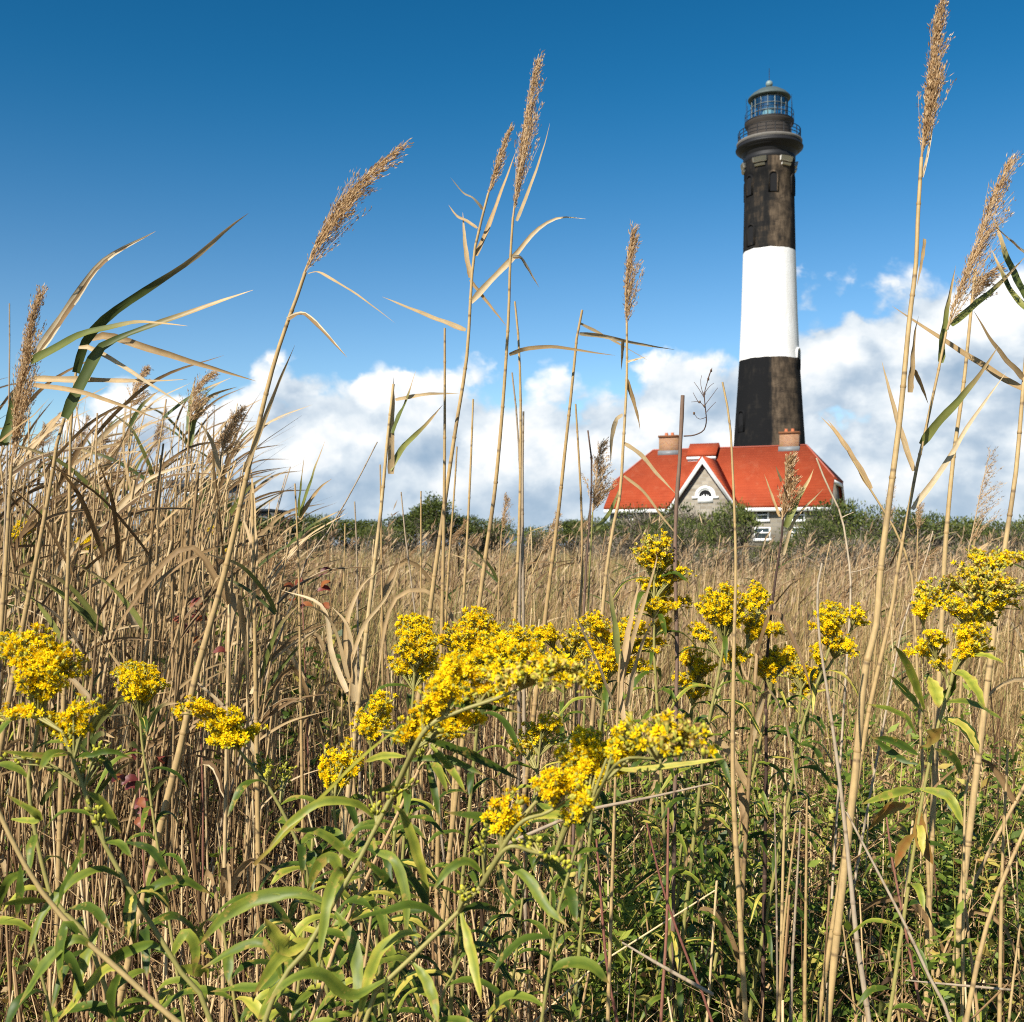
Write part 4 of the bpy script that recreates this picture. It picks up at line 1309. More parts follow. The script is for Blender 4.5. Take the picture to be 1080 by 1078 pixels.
reed('reed', 'tallest pale cane with a long narrow plume reaching the top edge, right of the tower', 'reed',
     [(972, 166), (968, 231), (966, 280), (959, 339), (950, 434), (941, 506), (929, 599), (924, 661), (912, 710), (902, 818), (897, 860)], 1.9, 9,
     [([(975, 252), (972, 275), (967, 302)], 5), ([(959, 414), (961, 385), (964, 352), (969, 333)], 8), ([(964, 390), (972, 408), (979, 426)], 5), ([(973, 187), (979, 160), (984, 130), (988, 105)], 3)],
     ([(972, 166), (976, 125), (981, 80), (986, 40), (993, -4)], 18, 125, 16, (.45, 0, .02)), tone=.85, group=G1)
reed('reed', 'green topped cane with a wide spreading plume, just right of the tallest cane', 'reed',
     [(998, 350), (991, 385), (982, 427), (974, 464), (968, 488), (959, 535), (947, 599), (940, 645), (919, 738), (908, 800)], 2.0, 6,
     [([(991, 383), (993, 358), (999, 320), (1008, 280)], 9, 'green'), ([(1003, 343), (1027, 322), (1053, 300), (1082, 270)], 8, 'green'), ([(972, 469), (985, 450), (1000, 434), (1030, 399), (1053, 365)], 10, 'green'),
      ([(962, 537), (980, 513), (1000, 485), (1021, 449), (1061, 393)], 7), ([(963, 497), (955, 472), (947, 446), (930, 381)], 7)],
     ([(999, 348), (1006, 322), (1014, 300), (1026, 268), (1040, 228), (1067, 165)], 30, 105, 13, (.5, 0, .12)), tone=.7, group=G1)
reed('reed', 'tan cane with a brown clumped plume, third from the right edge', 'reed',
     [(1029, 285), (1024, 330), (1017, 400), (1010, 450), (1005, 488), (997, 577), (993, 660)], 2.3, 7, [],
     ([(1024, 322), (1028, 305), (1040, 290), (1056, 281)], 24, 60, 12, (.5, 0, -.25)), tone=.72, group=G1)
reed('reed', 'thick bare topped cane cut by the right edge with long crossing dark leaves', 'reed',
     [(1086, 330), (1079, 411), (1072, 494), (1064, 550), (1058, 590), (1049, 660)], 2.1, 8,
     [([(1080, 411), (1055, 397), (1030, 381), (988, 354), (941, 323)], 8), ([(1079, 400), (1062, 382), (1045, 360), (1027, 328)], 8), ([(1083, 328), (1066, 308), (1056, 287), (1045, 262)], 8, 'green'),
      ([(1084, 318), (1063, 275), (1055, 250), (1048, 228)], 9, 'green'), ([(1082, 269), (1064, 253), (1045, 235)], 5)], tone=.75, group=G1)
reed('reed', 'short reed with a loose open brown plume near the right edge', 'reed', [(1022, 575), (1020, 610), (1017, 660)], 3.4, 4, [([(1022, 590), (1030, 560), (1036, 548)], 4)],
     ([(1022, 578), (1028, 550), (1035, 515), (1045, 474)], 34, 42, 15, (.9, 0, .12)), tone=.5, group=G1)
reed('reed', 'short reed with a small pale plume between the two right canes', 'reed', [(968, 560), (967, 600), (965, 650)], 4.0, 3, [],
     ([(968, 560), (968, 540), (970, 522)], 15, 45, 10, (.3, 0, .1)), tone=.5, group=G1)
reed('reed', 'short reed with blurry brown plume behind the tallest cane', 'reed', [(932, 560), (930, 600), (926, 650)], 4.4, 3, [],
     ([(932, 560), (936, 530), (944, 505)], 16, 45, 10, (.4, 0, .1)), tone=.5, group=G1)
reed('reed', 'orange tan cane with a thick sheathed top and green side leaf, below the cloud', 'reed',
     [(415, 405), (411, 440), (407, 480), (401, 545), (389, 645)], 2.4, 6.5,
     [([(412, 500), (412, 460), (414, 430), (415, 398)], 9), ([(414, 457), (420, 440), (428, 424), (439, 390)], 6, 'green'), ([(411, 496), (425, 472), (447, 450), (467, 427)], 7, 'green'), ([(417, 422), (450, 416), (484, 415)], 5)], tone=.9, group=G1)
reed('dry_cane', 'tallest straight bare cane right of the orange tan cane', 'cane', [(469, 346), (469, 450), (468, 560), (466, 660)], 2.3, 5.5, tone=.55, group=G2)
reed('dry_cane', 'bare stick with pointed top right of the slender plumed cane', 'cane', [(499, 421), (496, 500), (492, 580), (488, 650)], 2.5, 4.5, tone=.6, group=G2)
reed('dry_cane', 'faint cane between the two straight bare canes with a thin leaf', 'cane', [(482, 471), (479, 520), (474, 585), (470, 650)], 2.9, 4, tone=.45, group=G2)
reed('dry_cane', 'short straight stick in front of the far tree line below the cloud', 'cane', [(444, 518), (444, 580), (444, 645)], 2.7, 3.6, tone=.4, group=G2)
reed('dry_cane', 'leaning short stick right of the orange tan cane foot', 'cane', [(423, 519), (428, 570), (437, 640)], 2.7, 3.2, m=M_GREY, tone=.6, group=G2)
reed('dry_cane', 'thin stick touching the left of the orange tan cane', 'cane', [(401, 490), (402, 560), (403, 655)], 2.7, 3.6, tone=.35, group=G2)
reed('dry_cane', 'short grey stick rising before the rounded far tree', 'cane', [(374, 529), (376, 570), (377, 640)], 2.9, 3.4, m=M_GREY, tone=.5, group=G2)
reed('dry_cane', 'low stick with a thin bent top leaf left of the rounded far tree', 'cane', [(364, 552), (363, 600), (362, 660)], 2.9, 3.2, tone=.5, group=G2)
reed('reed', 'short cane with three dark upright leaves, just right of the reed stand', 'reed', [(311, 510), (313, 550), (315, 600), (316, 660)], 2.6, 4,
     [([(315, 545), (317, 520), (319, 500), (321, 481)], 5, 'green'), ([(316, 545), (326, 515), (334, 490), (343, 465)], 6, 'green'), ([(316, 548), (326, 530), (338, 514), (350, 505)], 5)], tone=.55, group=G1)
reed('dry_cane', 'long thin stick leaning strongly to the right below the cloud', 'cane', [(398, 466), (370, 520), (340, 570), (318, 605)], 2.8, 2.8, m=M_GREY, tone=.5, group=G2)
reed('reed', 'stub with a broad papery upright leaf at the right edge of the reed stand', 'reed', [(266, 520), (267, 560), (268, 620), (269, 680)], 2.6, 6,
     [([(269, 600), (268, 560), (267, 520), (265, 494)], 10), ([(272, 600), (266, 575), (256, 545), (248, 528)], 5)], tone=.55, group=G1)
reed('dry_cane', 'grey dead stalk with a broken top in front of the right goldenrod', 'cane',
     [(867, 594), (862, 625), (865, 680), (872, 725), (885, 818), (896, 917), (904, 994), (914, 1060)], 1.7, 6.5, m=M_GREY, tone=.7, group=G2, taper=.5)
reed('dry_cane', 'bare grey cane fallen diagonally across the lower right', 'cane', [(893, 857), (925, 918), (955, 976), (980, 1030), (1002, 1077)], 1.5, 5.5, m=M_GREY, tone=.85, group=G2)
reed('dry_cane', 'thick tan cane leaning right in the bottom right corner', 'cane', [(1084, 868), (1051, 945), (1033, 1007), (1019, 1078)], 1.5, 8, tone=.7, group=G2)
reed('dry_cane', 'sunlit upright cane beside the bottom right corner cane', 'cane', [(1063, 790), (1057, 917), (1055, 1025)], 1.8, 5.5, tone=.65, group=G2)
reed('dry_cane', 'straight pale stick between the right goldenrod and the corner canes', 'cane', [(1025, 800), (1018, 839), (1016, 976)], 1.9, 5, tone=.8, group=G2)
reed('dry_cane', 'short orange stick at the far bottom right', 'cane', [(1076, 975), (1068, 1040), (1064, 1078)], 1.6, 5, tone=.9, group=G2)
for lab, st, wd, ton in (('leftmost of the cluster of cut sticks low on the right', [(817, 852), (819, 955), (820, 1060)], 3.5, .2), ('tallest pale stick in the low right cluster of cut sticks', [(828, 841), (825, 950), (823, 1077)], 5.5, .7),
                         ('slanting pale stick in the low right cluster', [(840, 864), (833, 920), (826, 985), (822, 1060)], 4.5, .6), ('brownish stick third from the right in the low cluster', [(844, 867), (840, 940), (836, 1010), (834, 1077)], 4.5, .35),
                         ('rightmost upright stick of the low cluster', [(851, 843), (850, 940), (849, 1036)], 5, .5), ('short leaning stick right of the low cluster', [(889, 976), (893, 1005), (898, 1040)], 4, .45),
                         ('small stub poking up at the bottom right of the low cluster', [(937, 1003), (942, 1040), (949, 1078)], 5.5, .55)):
    reed('dry_cane', lab, 'cane', st, 1.75 + .2 * rng.random(), wd, m=M_CANE if ton > .4 else M_GREY, tone=ton, group=G2)
for lab, st, wd, ton in (('red brown stalk standing in the shade below the flowers', [(705, 852), (704, 920), (703, 981), (697, 1077)], 4.5, .5), ('forked brown stalk crossing the red stalk in the shade', [(682, 868), (700, 940), (726, 1013), (745, 1060)], 4, .2),
                         ('dark upright stalk left of the red stalk', [(629, 885), (640, 1020), (651, 1077)], 4.5, .3), ('thin reddish stalk below the right goldenrod leaves', [(935, 862), (942, 915), (951, 960)], 4, .6)):
    reed('red_stalk', lab, 'stalk', st, 1.75, wd, m=M_REDSTEM, tone=ton, group='red brown stalks', taper=.7)
reed('fallen_cane', 'pale weathered cane lying almost flat behind the lowest blossom', 'cane', [(752, 826), (690, 840), (622, 854), (590, 866), (530, 892)], 1.55, 4.2, m=M_GREY, tone=.35, group=G2, rest=True)
reed('fallen_cane', 'thin weathered stick slanting down right in the dark undergrowth', 'cane', [(656, 994), (700, 1020), (752, 1049)], 1.6, 4.5, m=M_GREY, tone=.6, group=G2, rest=True)
reed('fallen_cane', 'thin brown stick lying level in the bottom right', 'cane', [(955, 1034), (1010, 1039), (1066, 1044)], 1.6, 3, m=M_GREY, tone=.5, group=G2, rest=True)

# branching dark sapling in front of the house
sap = thing('dead_sapling', 'dark purple brown sapling with a forked bare twig in front of the gable', 'sapling', to_ground(px_path([(720, 417), (713, 755)], 2.0))[-1])
sb = np.array(sap.location)
mb = MB()
path = smooth_path(to_ground(px_path([(720, 417), (719, 440), (716, 500), (714, 521), (712, 585), (714, 690), (713, 755)], 2.0)), 40)
tube(mb, path, np.interp(np.linspace(0, 1, 40), [0, 1], [.0036, .0044]) * (1 + .12 * np.sin(np.arange(40) * 1.9)), 7, 0, .75)
mb.build('stem', M_WOODY, sap, sb, smooth=True)
mb = MB()
tube(mb, smooth_path(px_path([(721, 460), (732, 459), (742, 454), (745, 444), (744, 431), (743, 415), (747, 400), (751, 388)], 2.0, 1.95), 24), np.linspace(.0013, .0006, 24), 6, 0, .5)
for tw in ([(744, 431), (738, 424), (729, 424)], [(743, 420), (737, 410), (732, 403)], [(745, 440), (737, 442), (731, 435)], [(743, 428), (749, 420), (757, 409)], [(743, 415), (748, 408), (753, 404)], [(746, 402), (748, 395), (750, 390)], [(744, 436), (751, 428), (755, 424)], [(743, 421), (739, 405), (740, 396)], [(737, 425), (733, 418), (731, 414)]):
    tube(mb, smooth_path(px_path(tw, 1.97), 6), np.linspace(.0007, .0004, 6), 5, 0, .5)
for bx_ in ((743, 415), (738, 424), (747, 400), (732, 436), (743, 428), (750, 391)):
    tube(mb, [at(bx_[0], bx_[1] - 1.3, 1.97), at(bx_[0], bx_[1] + 1.3, 1.97)], .0019, 6, 0, .1)
mb.build('branch', M_WOODY, sap, sb, smooth=True)
twg = thing('dead_twig', 'thin whitish branching dead twig right of the house in front of the green shrub', 'twig', to_ground(px_path([(861, 483), (896, 656)], 2.3))[-1])
tb = np.array(twg.location)
mb = MB()
tube(mb, smooth_path(to_ground(px_path([(861, 483), (872, 511), (882, 530), (888, 547), (891, 562), (897, 608), (896, 656), (893, 700)], 2.3)), 40), np.linspace(.0020, .0034, 40), 6, 0, .9)
mb.build('stem', M_GREY, twg, tb, smooth=True)
mb = MB()
tube(mb, smooth_path(px_path([(888, 546), (894, 543), (901, 540)], 2.3), 6), np.linspace(.0016, .0006, 6), 5, 0, .9)
tube(mb, smooth_path(px_path([(897, 604), (910, 601), (925, 596)], 2.3), 6), np.linspace(.0014, .0006, 6), 5, 0, .7)
mb.build('branch', M_GREY, twg, tb, smooth=True)
twg2 = reed('dead_twig', 'curved pale dead twig between the two right canes', 'twig', [(984, 560), (975, 595), (962, 630), (953, 655), (946, 690)], 2.4, 3.2, m=M_GREY, tone=.9)
reed('reed', 'leaning broad dry blade with split tip, right of the house roof', 'reed', [(900, 486), (920, 520), (933, 540), (950, 571), (962, 610), (966, 680)], 2.2, 4.5,
     [([(918, 516), (900, 484), (884, 458), (873, 443)], 8), ([(893, 475), (880, 455), (866, 440)], 4)], tone=.7, group=G1)

# left edge: big leafy reeds
reed('reed', 'leftmost reed with a long dense brown plume and blown yellow green leaves', 'reed', [(12, 492), (8, 560), (3, 640), (-4, 720)], 2.2, 8,
     [([(33, 382), (65, 365), (93, 352), (137, 342), (163, 341), (198, 344)], 11, 'green'), ([(38, 374), (56, 350), (78, 317), (110, 275), (164, 244)], 10), ([(36, 400), (83, 401), (119, 402), (167, 402), (198, 400)], 8),
      ([(35, 406), (83, 413), (130, 428), (172, 444)], 6), ([(4, 470), (12, 440), (16, 415), (34, 385)], 12, 'green'), ([(-4, 470), (20, 450), (36, 438), (52, 420)], 4)],
     ([(12, 492), (17, 445), (24, 393), (31, 350), (42, 305)], 20, 150, 17, (.35, 0, -.02)), tone=.6, group=G1)
reed('reed', 'left reed whose broad dark green leaf bends over into a long tan tip', 'reed', [(68, 441), (61, 463), (56, 495), (42, 572), (28, 640), (8, 747)], 2.2, 8,
     [([(69, 441), (80, 420), (96, 387), (107, 368), (126, 357), (163, 343), (200, 330), (267, 306)], 15, 'green', ([0, .08, .25, .36, .6, .85, 1], [.6, 1, 1.0, .55, .45, .35, .03])),
      ([(83, 367), (94, 367), (119, 380), (156, 404), (201, 433)], 6)], tone=.35, group=G1)
reed('reed', 'left reed with a pale upswept leaf and a cream leaf hanging to the right', 'reed', [(80, 393), (77, 420), (74, 470), (73, 560), (70, 650)], 2.4, 6,
     [([(80, 393), (89, 363), (97, 350), (121, 328), (163, 300), (205, 272), (239, 242), (262, 225)], 10, 'green', ([0, .08, .25, .45, .7, .9, 1], [.8, 1, 1, .8, .55, .35, .03])),
      ([(97, 359), (115, 355), (148, 365), (200, 381), (270, 402)], 9)], tone=.45, group=G1)
reed('dry_cane', 'bare grey cane top at the very left of the photo', 'cane', [(10, 320), (10, 396), (8, 470), (5, 560)], 2.6, 3.2, m=M_GREY, tone=.5, group=G2)

reed('reed', 'stand reed with a fluffy brown plume nodding right, topmost by the leaning cane', 'reed', [(200, 445), (198, 480), (194, 540), (190, 620)], 3.0, 4.5, [([(200, 470), (206, 440), (222, 418), (250, 408)], 7, 'green'), ([(199, 455), (201, 425), (205, 405), (207, 398)], 7, 'green')],
     ([(200, 447), (203, 425), (210, 405), (226, 391)], 24, 90, 14, (.9, 0, -.2)), m=M_OLDCANE, tone=.6, group=G1)
reed('reed', 'stand reed with a bushy tan plume just left of the leaning cane', 'reed', [(233, 480), (230, 520), (226, 580), (222, 660)], 3.1, 4.5, [([(232, 500), (225, 470), (214, 450), (206, 444)], 6)],
     ([(233, 482), (237, 462), (244, 445), (256, 429)], 26, 95, 14, (.9, 0, -.15)), m=M_OLDCANE, tone=.5, group=G1)
reed('reed', 'stand reed with a dim brown plume below the cream hanging leaf', 'reed', [(138, 428), (136, 470), (133, 540), (130, 640)], 3.3, 4, [([(137, 450), (150, 428), (168, 412)], 6, 'green')],
     ([(138, 430), (141, 412), (147, 398), (156, 386)], 22, 80, 13, (.9, 0, -.2)), m=M_OLDCANE, tone=.5, group=G1)

# ------------------------------------------------------------------ the dense stand of reeds on the left
def stand_proto(kind):
    root = thing('reed', '', 'reed')
    H = 2.0
    lean = rng.uniform(.02, .20) if rng.random() < .8 else rng.uniform(-.06, .02)
    xs = lambda z: lean * z * .5 + lean * .35 * max(0, z - 1) ** 2
    topz = H if kind != 'plume' else H - .22
    zs = np.linspace(0, topz, 12)
    P = np.stack([[xs(z) for z in zs], .02 * np.sin(zs * 2 + rng.random() * 6), zs], 1)
    mb = MB()
    tube(mb, P, np.linspace(.0058, .0026, 12), 6, 0, rng.random())
    mb.build('stem', M_OLDCANE, root)
    nl = {'plume': 5, 'leafy': 8, 'bare': 1, 'dead': 3}[kind]
    for q in range(nl):
        z = rng.uniform(.42, .98) * topz
        b = np.array([xs(z), 0, z])
        a = rng.normal(0, .75) + (0 if rng.random() < .78 else pi)
        L = rng.uniform(.20, .40)
        o_ = np.array([cos(a), sin(a), 0])
        up = rng.uniform(.6, 1.6)
        dn = rng.uniform(.0, .5)
        lp = smooth_path([b, b + o_ * L * .16 + [0, 0, L * .16 * up], b + o_ * L * .5 + [0, 0, L * (.45 * up - .25 * dn)], b + o_ * L + [0, 0, L * (.75 * up - .85 * dn)]], 12)
        mb = MB()
        ribbon(mb, lp, prof(REED_W, 12) * rng.uniform(.010, .022), (rng.normal(0, .5), -1, .2), rng.uniform(.1, .5), rng.uniform(-1.2, 1.2), 0, rng.random())
        mb.build('leaf', M_GREENBLADE if rng.random() < (.30 if kind in ('leafy', 'plume') else 0) else M_OLDBLADE, root)
    if kind == 'plume':
        t0 = np.array([xs(topz), 0, topz])
        plume_mesh([t0, t0 + [.03 + lean * .1, 0, .09], t0 + [.08 + lean * .2, 0, .17], t0 + [.14, 0, .23]], .08, 85, 13, (.9, 0, -.3), .011).build('plume', M_PLUME, root)
    return root


kinds = ['plume', 'leafy', 'plume', 'dead', 'dead', 'bare', 'bare', 'leafy', 'plume', 'dead', 'bare', 'leafy', 'dead', 'leafy']
sprotos = [stand_proto(k_) for k_ in kinds]
skids = [[(c, []) for c in r_.children] for r_ in sprotos]
sused = set()
tops_x, tops_y = [-120, 0, 60, 130, 200, 235, 262, 290, 320], [408, 408, 418, 412, 405, 440, 500, 548, 575]
what = {'plume': 'reed with drooping brown plume', 'leafy': 'leafy half green reed', 'dead': 'dead tan reed with few leaves', 'bare': 'almost bare tan reed'}
cand = []
for q in range(180):
    d_ = 2.5 + 5.0 * rng.random() ** 1.1
    px_ = rng.uniform(-110, 285) if rng.random() < .88 else rng.uniform(230, 300)
    cand.append((d_, px_))
for q, (d_, px_) in enumerate(cand):
    k_ = q % len(sprotos)
    kind = kinds[k_]
    if kind == 'plume' and rng.random() < .60:
        k_, kind = 3, 'dead'
    yt = np.interp(px_, tops_x, tops_y) + abs(rng.normal(0, 52)) - 2
    if kind == 'bare':
        yt += 25
    H = EYE + (HZ - yt) / FPX * d_
    b = ((px_ - CX) / FPX * d_ - .06 * H, d_, -.02)
    s = H / 2.0
    sc_ = (s * rng.uniform(.85, 1.1), s * rng.uniform(.85, 1.1), s)
    rz_ = rng.normal(0, .35)
    tl = (rng.normal(0, .05), rng.normal(.03, .07))
    if k_ in sused:
        o = copy_tree(sprotos[k_], skids[k_], b, rz_, sc_, tl)
    else:
        sused.add(k_)
        o = sprotos[k_]
        o.location, o.rotation_euler, o.scale = b, (tl[0], tl[1], rz_), sc_
    where = 'at the left edge' if px_ < 40 else 'in the middle' if px_ < 160 else 'at the right edge'
    row = 'front part' if d_ < 4 else 'back part'
    tag(o, f'{what[kind]} {where} of the reed stand, {row}', 'reed', f'{what[kind]}s {where} of the reed stand, {row}')
for q in range(95):                                   # single reeds standing out of the meadow
    d_ = 4.6 + 10 * rng.random() ** 1.4
    px_ = rng.uniform(300, 1100)
    yt = rng.normal(582, 20) + (10 if px_ > 640 else 0)
    k_ = int(rng.integers(0, len(sprotos)))
    kind = kinds[k_]
    H = EYE + (HZ - yt) / FPX * d_
    s = H / 2.0
    tl = (rng.normal(0, .06), rng.normal(.04, .10))
    o = copy_tree(sprotos[k_], skids[k_], ((px_ - CX) / FPX * d_, d_, -.02), rng.normal(0, .4), (s * 1.25, s * 1.25, s), tl)
    where = 'left of the house' if px_ < 640 else 'in front of the house' if px_ < 890 else 'right of the house'
    row = 'nearer' if d_ < 7 else 'farther'
    tag(o, f'{what[kind]} standing in the meadow {where}, {row}', 'reed', f'{what[kind]}s rising from the meadow {where}, {row} ones')
for k_, r_ in enumerate(sprotos):
    if k_ not in sused:
        for c in list(r_.children):
            bpy.data.objects.remove(c)
        bpy.data.objects.remove(r_)

# collapsed dead reeds with broad curling papery leaves
for q in range(17):
    d_ = 2.0 + 2.6 * rng.random()
    px_ = rng.uniform(-30, 470) if q < 13 else rng.uniform(470, 1060)
    yt = rng.uniform(560, 700) if px_ < 300 else rng.uniform(600, 720)
    b = at(px_, HZ, d_) * [1, 1, 0]
    H = max(.5, EYE + (HZ - yt) / FPX * d_)
    side = 'in the left reed stand' if px_ < 300 else 'right of the reed stand' if px_ < 480 else 'among the right goldenrods'
    root = thing('reed', f'collapsed dead reed with curling papery leaves {side}', 'reed', b, 0, f'collapsed dead reeds {side}')
    lean = rng.normal(.05, .16, 2)
    P = smooth_path([b + [0, 0, -.02], b + [lean[0] * H * .4, lean[1] * H * .4, H * .5], b + [lean[0] * H, lean[1] * H, H * .95]], 14)
    mb = MB()
    tube(mb, P, np.linspace(.0052, .0032, 14), 6, 0, rng.random())
    mb.build('stem', M_OLDCANE, root, b)
    for k_ in range(rng.integers(4, 8)):
        j_ = int(rng.integers(6, 14))
        a = rng.uniform(0, 2 * pi)
        o_ = np.array([cos(a), sin(a) * .6, 0])
        L = rng.uniform(.16, .34)
        lp = smooth_path([P[j_], P[j_] + o_ * L * .25 + [0, 0, L * .35], P[j_] + o_ * L * .6 + [0, 0, L * rng.uniform(-.05, .35)], P[j_] + o_ * L * .75 + [0, 0, -L * rng.uniform(.1, .6)]], 14)
        mb = MB()
        ribbon(mb, lp, prof(REED_W, 14) * rng.uniform(.008, .017), (rng.normal(0, .6), -1, rng.normal(0, .6)), rng.uniform(.3, .9), rng.uniform(-3.5, 3.5), 0, rng.uniform(.2, 1))
        mb.build('leaf', M_OLDBLADE, root, b, smooth=True)

# the rest of the stand: too many dead canes to count
rs = MB()
N = 850
d = 2.6 + 6.2 * rng.random(N)
px = rng.uniform(-160, 300, N)
x = (px - CX) / FPX * d
yt = np.interp(px, tops_x, tops_y) + 70 + np.abs(rng.normal(0, 75, N))
H = np.maximum(.3, EYE + (HZ - yt) / FPX * d)
P0 = np.stack([x - .05 * H, d, np.zeros(N)], 1)
P1 = P0 + np.stack([rng.normal(.06, .07, N) * H, rng.normal(0, .05, N) * H, H], 1)
prisms(rs, P0, P1, rng.uniform(.0018, .0054, N), 0, rng.random(N), .02)
N = 520
d = 2.8 + 5.5 * rng.random(N)
px = rng.uniform(-160, 290, N)
x = (px - CX) / FPX * d
yt = np.interp(px, tops_x, tops_y) + 30 + np.abs(rng.normal(0, 80, N))
z = np.maximum(.2, EYE + (HZ - yt) / FPX * d - .25)
P = np.stack([x, d, z], 1)
D = norm(np.stack([rng.normal(.28, .35, N), rng.normal(0, .3, N), np.ones(N)], 1))
blades(rs, P, D, rng.uniform(.2, .45, N), rng.uniform(.005, .012, N), np.stack([rng.normal(.22, .2, N), rng.normal(0, .2, N), -np.abs(rng.normal(.0, .15, N))], 1), 5, 1, rng.random(N), 1.2)
tag(rs.build('dead_reed_undergrowth', [M_OLDCANE, M_OLDBLADE]), kind='stuff')

# ------------------------------------------------------------------ goldenrods
def head_template(npet=9):
    v, f, mi, rr = [], [], [], []
    a = np.arange(6) * pi / 3
    v += [(0, 0, .0022)] + [(.0017 * cos(q), .0017 * sin(q), .0010) for q in a]
    for i in range(6):
        f.append((0, 1 + i, 1 + (i + 1) % 6, 1 + (i + 1) % 6)); mi.append(0)
    rr += [.15] * 7
    for p in range(npet):
        q = p * 2 * pi / npet + .3 * (p % 2)
        tilt = .0034 if p % 2 else .0012
        c_, s_ = cos(q), sin(q)
        n_ = len(v)
        for r_, h_, z_ in ((.0012, 0, .0006), (.0037, -.00115, .0012 + tilt * .5), (.0060, 0, .0006 + tilt), (.0037, .00115, .0012 + tilt * .5)):
            v.append((r_ * c_ - h_ * s_, r_ * s_ + h_ * c_, z_)); rr.append(.85)
        f.append((n_, n_ + 1, n_ + 2, n_ + 3)); mi.append(0)
    for p in range(6):                               # inner florets stand up
        q = p * pi / 3 + .2
        c_, s_ = cos(q), sin(q)
        n_ = len(v)
        for r_, h_, z_ in ((.0006, 0, .0008), (.0017, -.0010, .0028), (.0026, 0, .0046), (.0017, .0010, .0028)):
            v.append((r_ * c_ - h_ * s_, r_ * s_ + h_ * c_, z_)); rr.append(.65)
        f.append((n_, n_ + 1, n_ + 2, n_ + 3)); mi.append(0)
    n_ = len(v)
    for r_, z_ in ((.0009, -.0050), (.0021, -.0022), (.0017, .0006)):
        for q in a:
            v.append((r_ * cos(q), r_ * sin(q), z_)); rr.append(.5)
    for k_ in range(2):
        for i in range(6):
            f.append((n_ + k_ * 6 + i, n_ + k_ * 6 + (i + 1) % 6, n_ + k_ * 6 + 6 + (i + 1) % 6, n_ + k_ * 6 + 6 + i)); mi.append(1)
    return np.array(v), f, np.array(mi), np.array(rr)


def bud_template(spent=False):
    v, f, mi, rr = [], [], [], []
    a = np.arange(6) * pi / 3
    rows = ((.0008, -.0045), (.0020, -.0020), (.0021, .0006), (.0010, .0026), (.0003, .0032)) if not spent else ((.0008, -.0045), (.0019, -.002), (.0016, .0008), (.0026, .0032), (.0034, .0040))
    for k_, (r_, z_) in enumerate(rows):
        for q in a:
            v.append((r_ * cos(q), r_ * sin(q), z_)); rr.append(.2 + .2 * k_)
    for k_ in range(len(rows) - 1):
        for i in range(6):
            f.append((k_ * 6 + i, k_ * 6 + (i + 1) % 6, k_ * 6 + 6 + (i + 1) % 6, k_ * 6 + 6 + i)); mi.append(0 if k_ >= 2 else 1)
    return np.array(v), f, np.array(mi), np.array(rr)


T_HEAD, T_BUD, T_SPENT = head_template(), bud_template(), bud_template(True)


def scatter(mb, tpl, P, D, S, m0, m1):
    v, f, mi, rr = tpl
    N = len(P)
    D = norm(D)
    A = norm(np.cross(D, rng.normal(size=(N, 3))))
    B = np.cross(D, A)
    out = P[:, None] + S[:, None, None] * (v[None, :, :1] * A[:, None] + v[None, :, 1:2] * B[:, None] + v[None, :, 2:] * D[:, None])
    tint = np.clip(rr[None] + rng.normal(0, .18, (N, 1)), 0, 1)
    F = np.array(f)
    off = (np.arange(N) * len(v))[:, None, None]
    n0 = mb.n
    mb.v.append(out.reshape(-1, 3)); mb.r.append(tint.ravel()); mb.t.append(np.zeros(N * len(v))); mb.n += N * len(v)
    for val, m_ in ((0, m0), (1, m1)):
        sel = F[mi == val]
        if not len(sel):
            continue
        tri = sel[:, 2] == sel[:, 3]
        for s_, k_ in ((sel[tri][:, :3], 3), (sel[~tri], 4)):
            if len(s_):
                mb.f.append(((s_[None] + off + n0).reshape(-1, k_), m_))


CL_MATS = [M_PETAL, M_CALYX, M_BUD, M_SPENT, M_STEM]


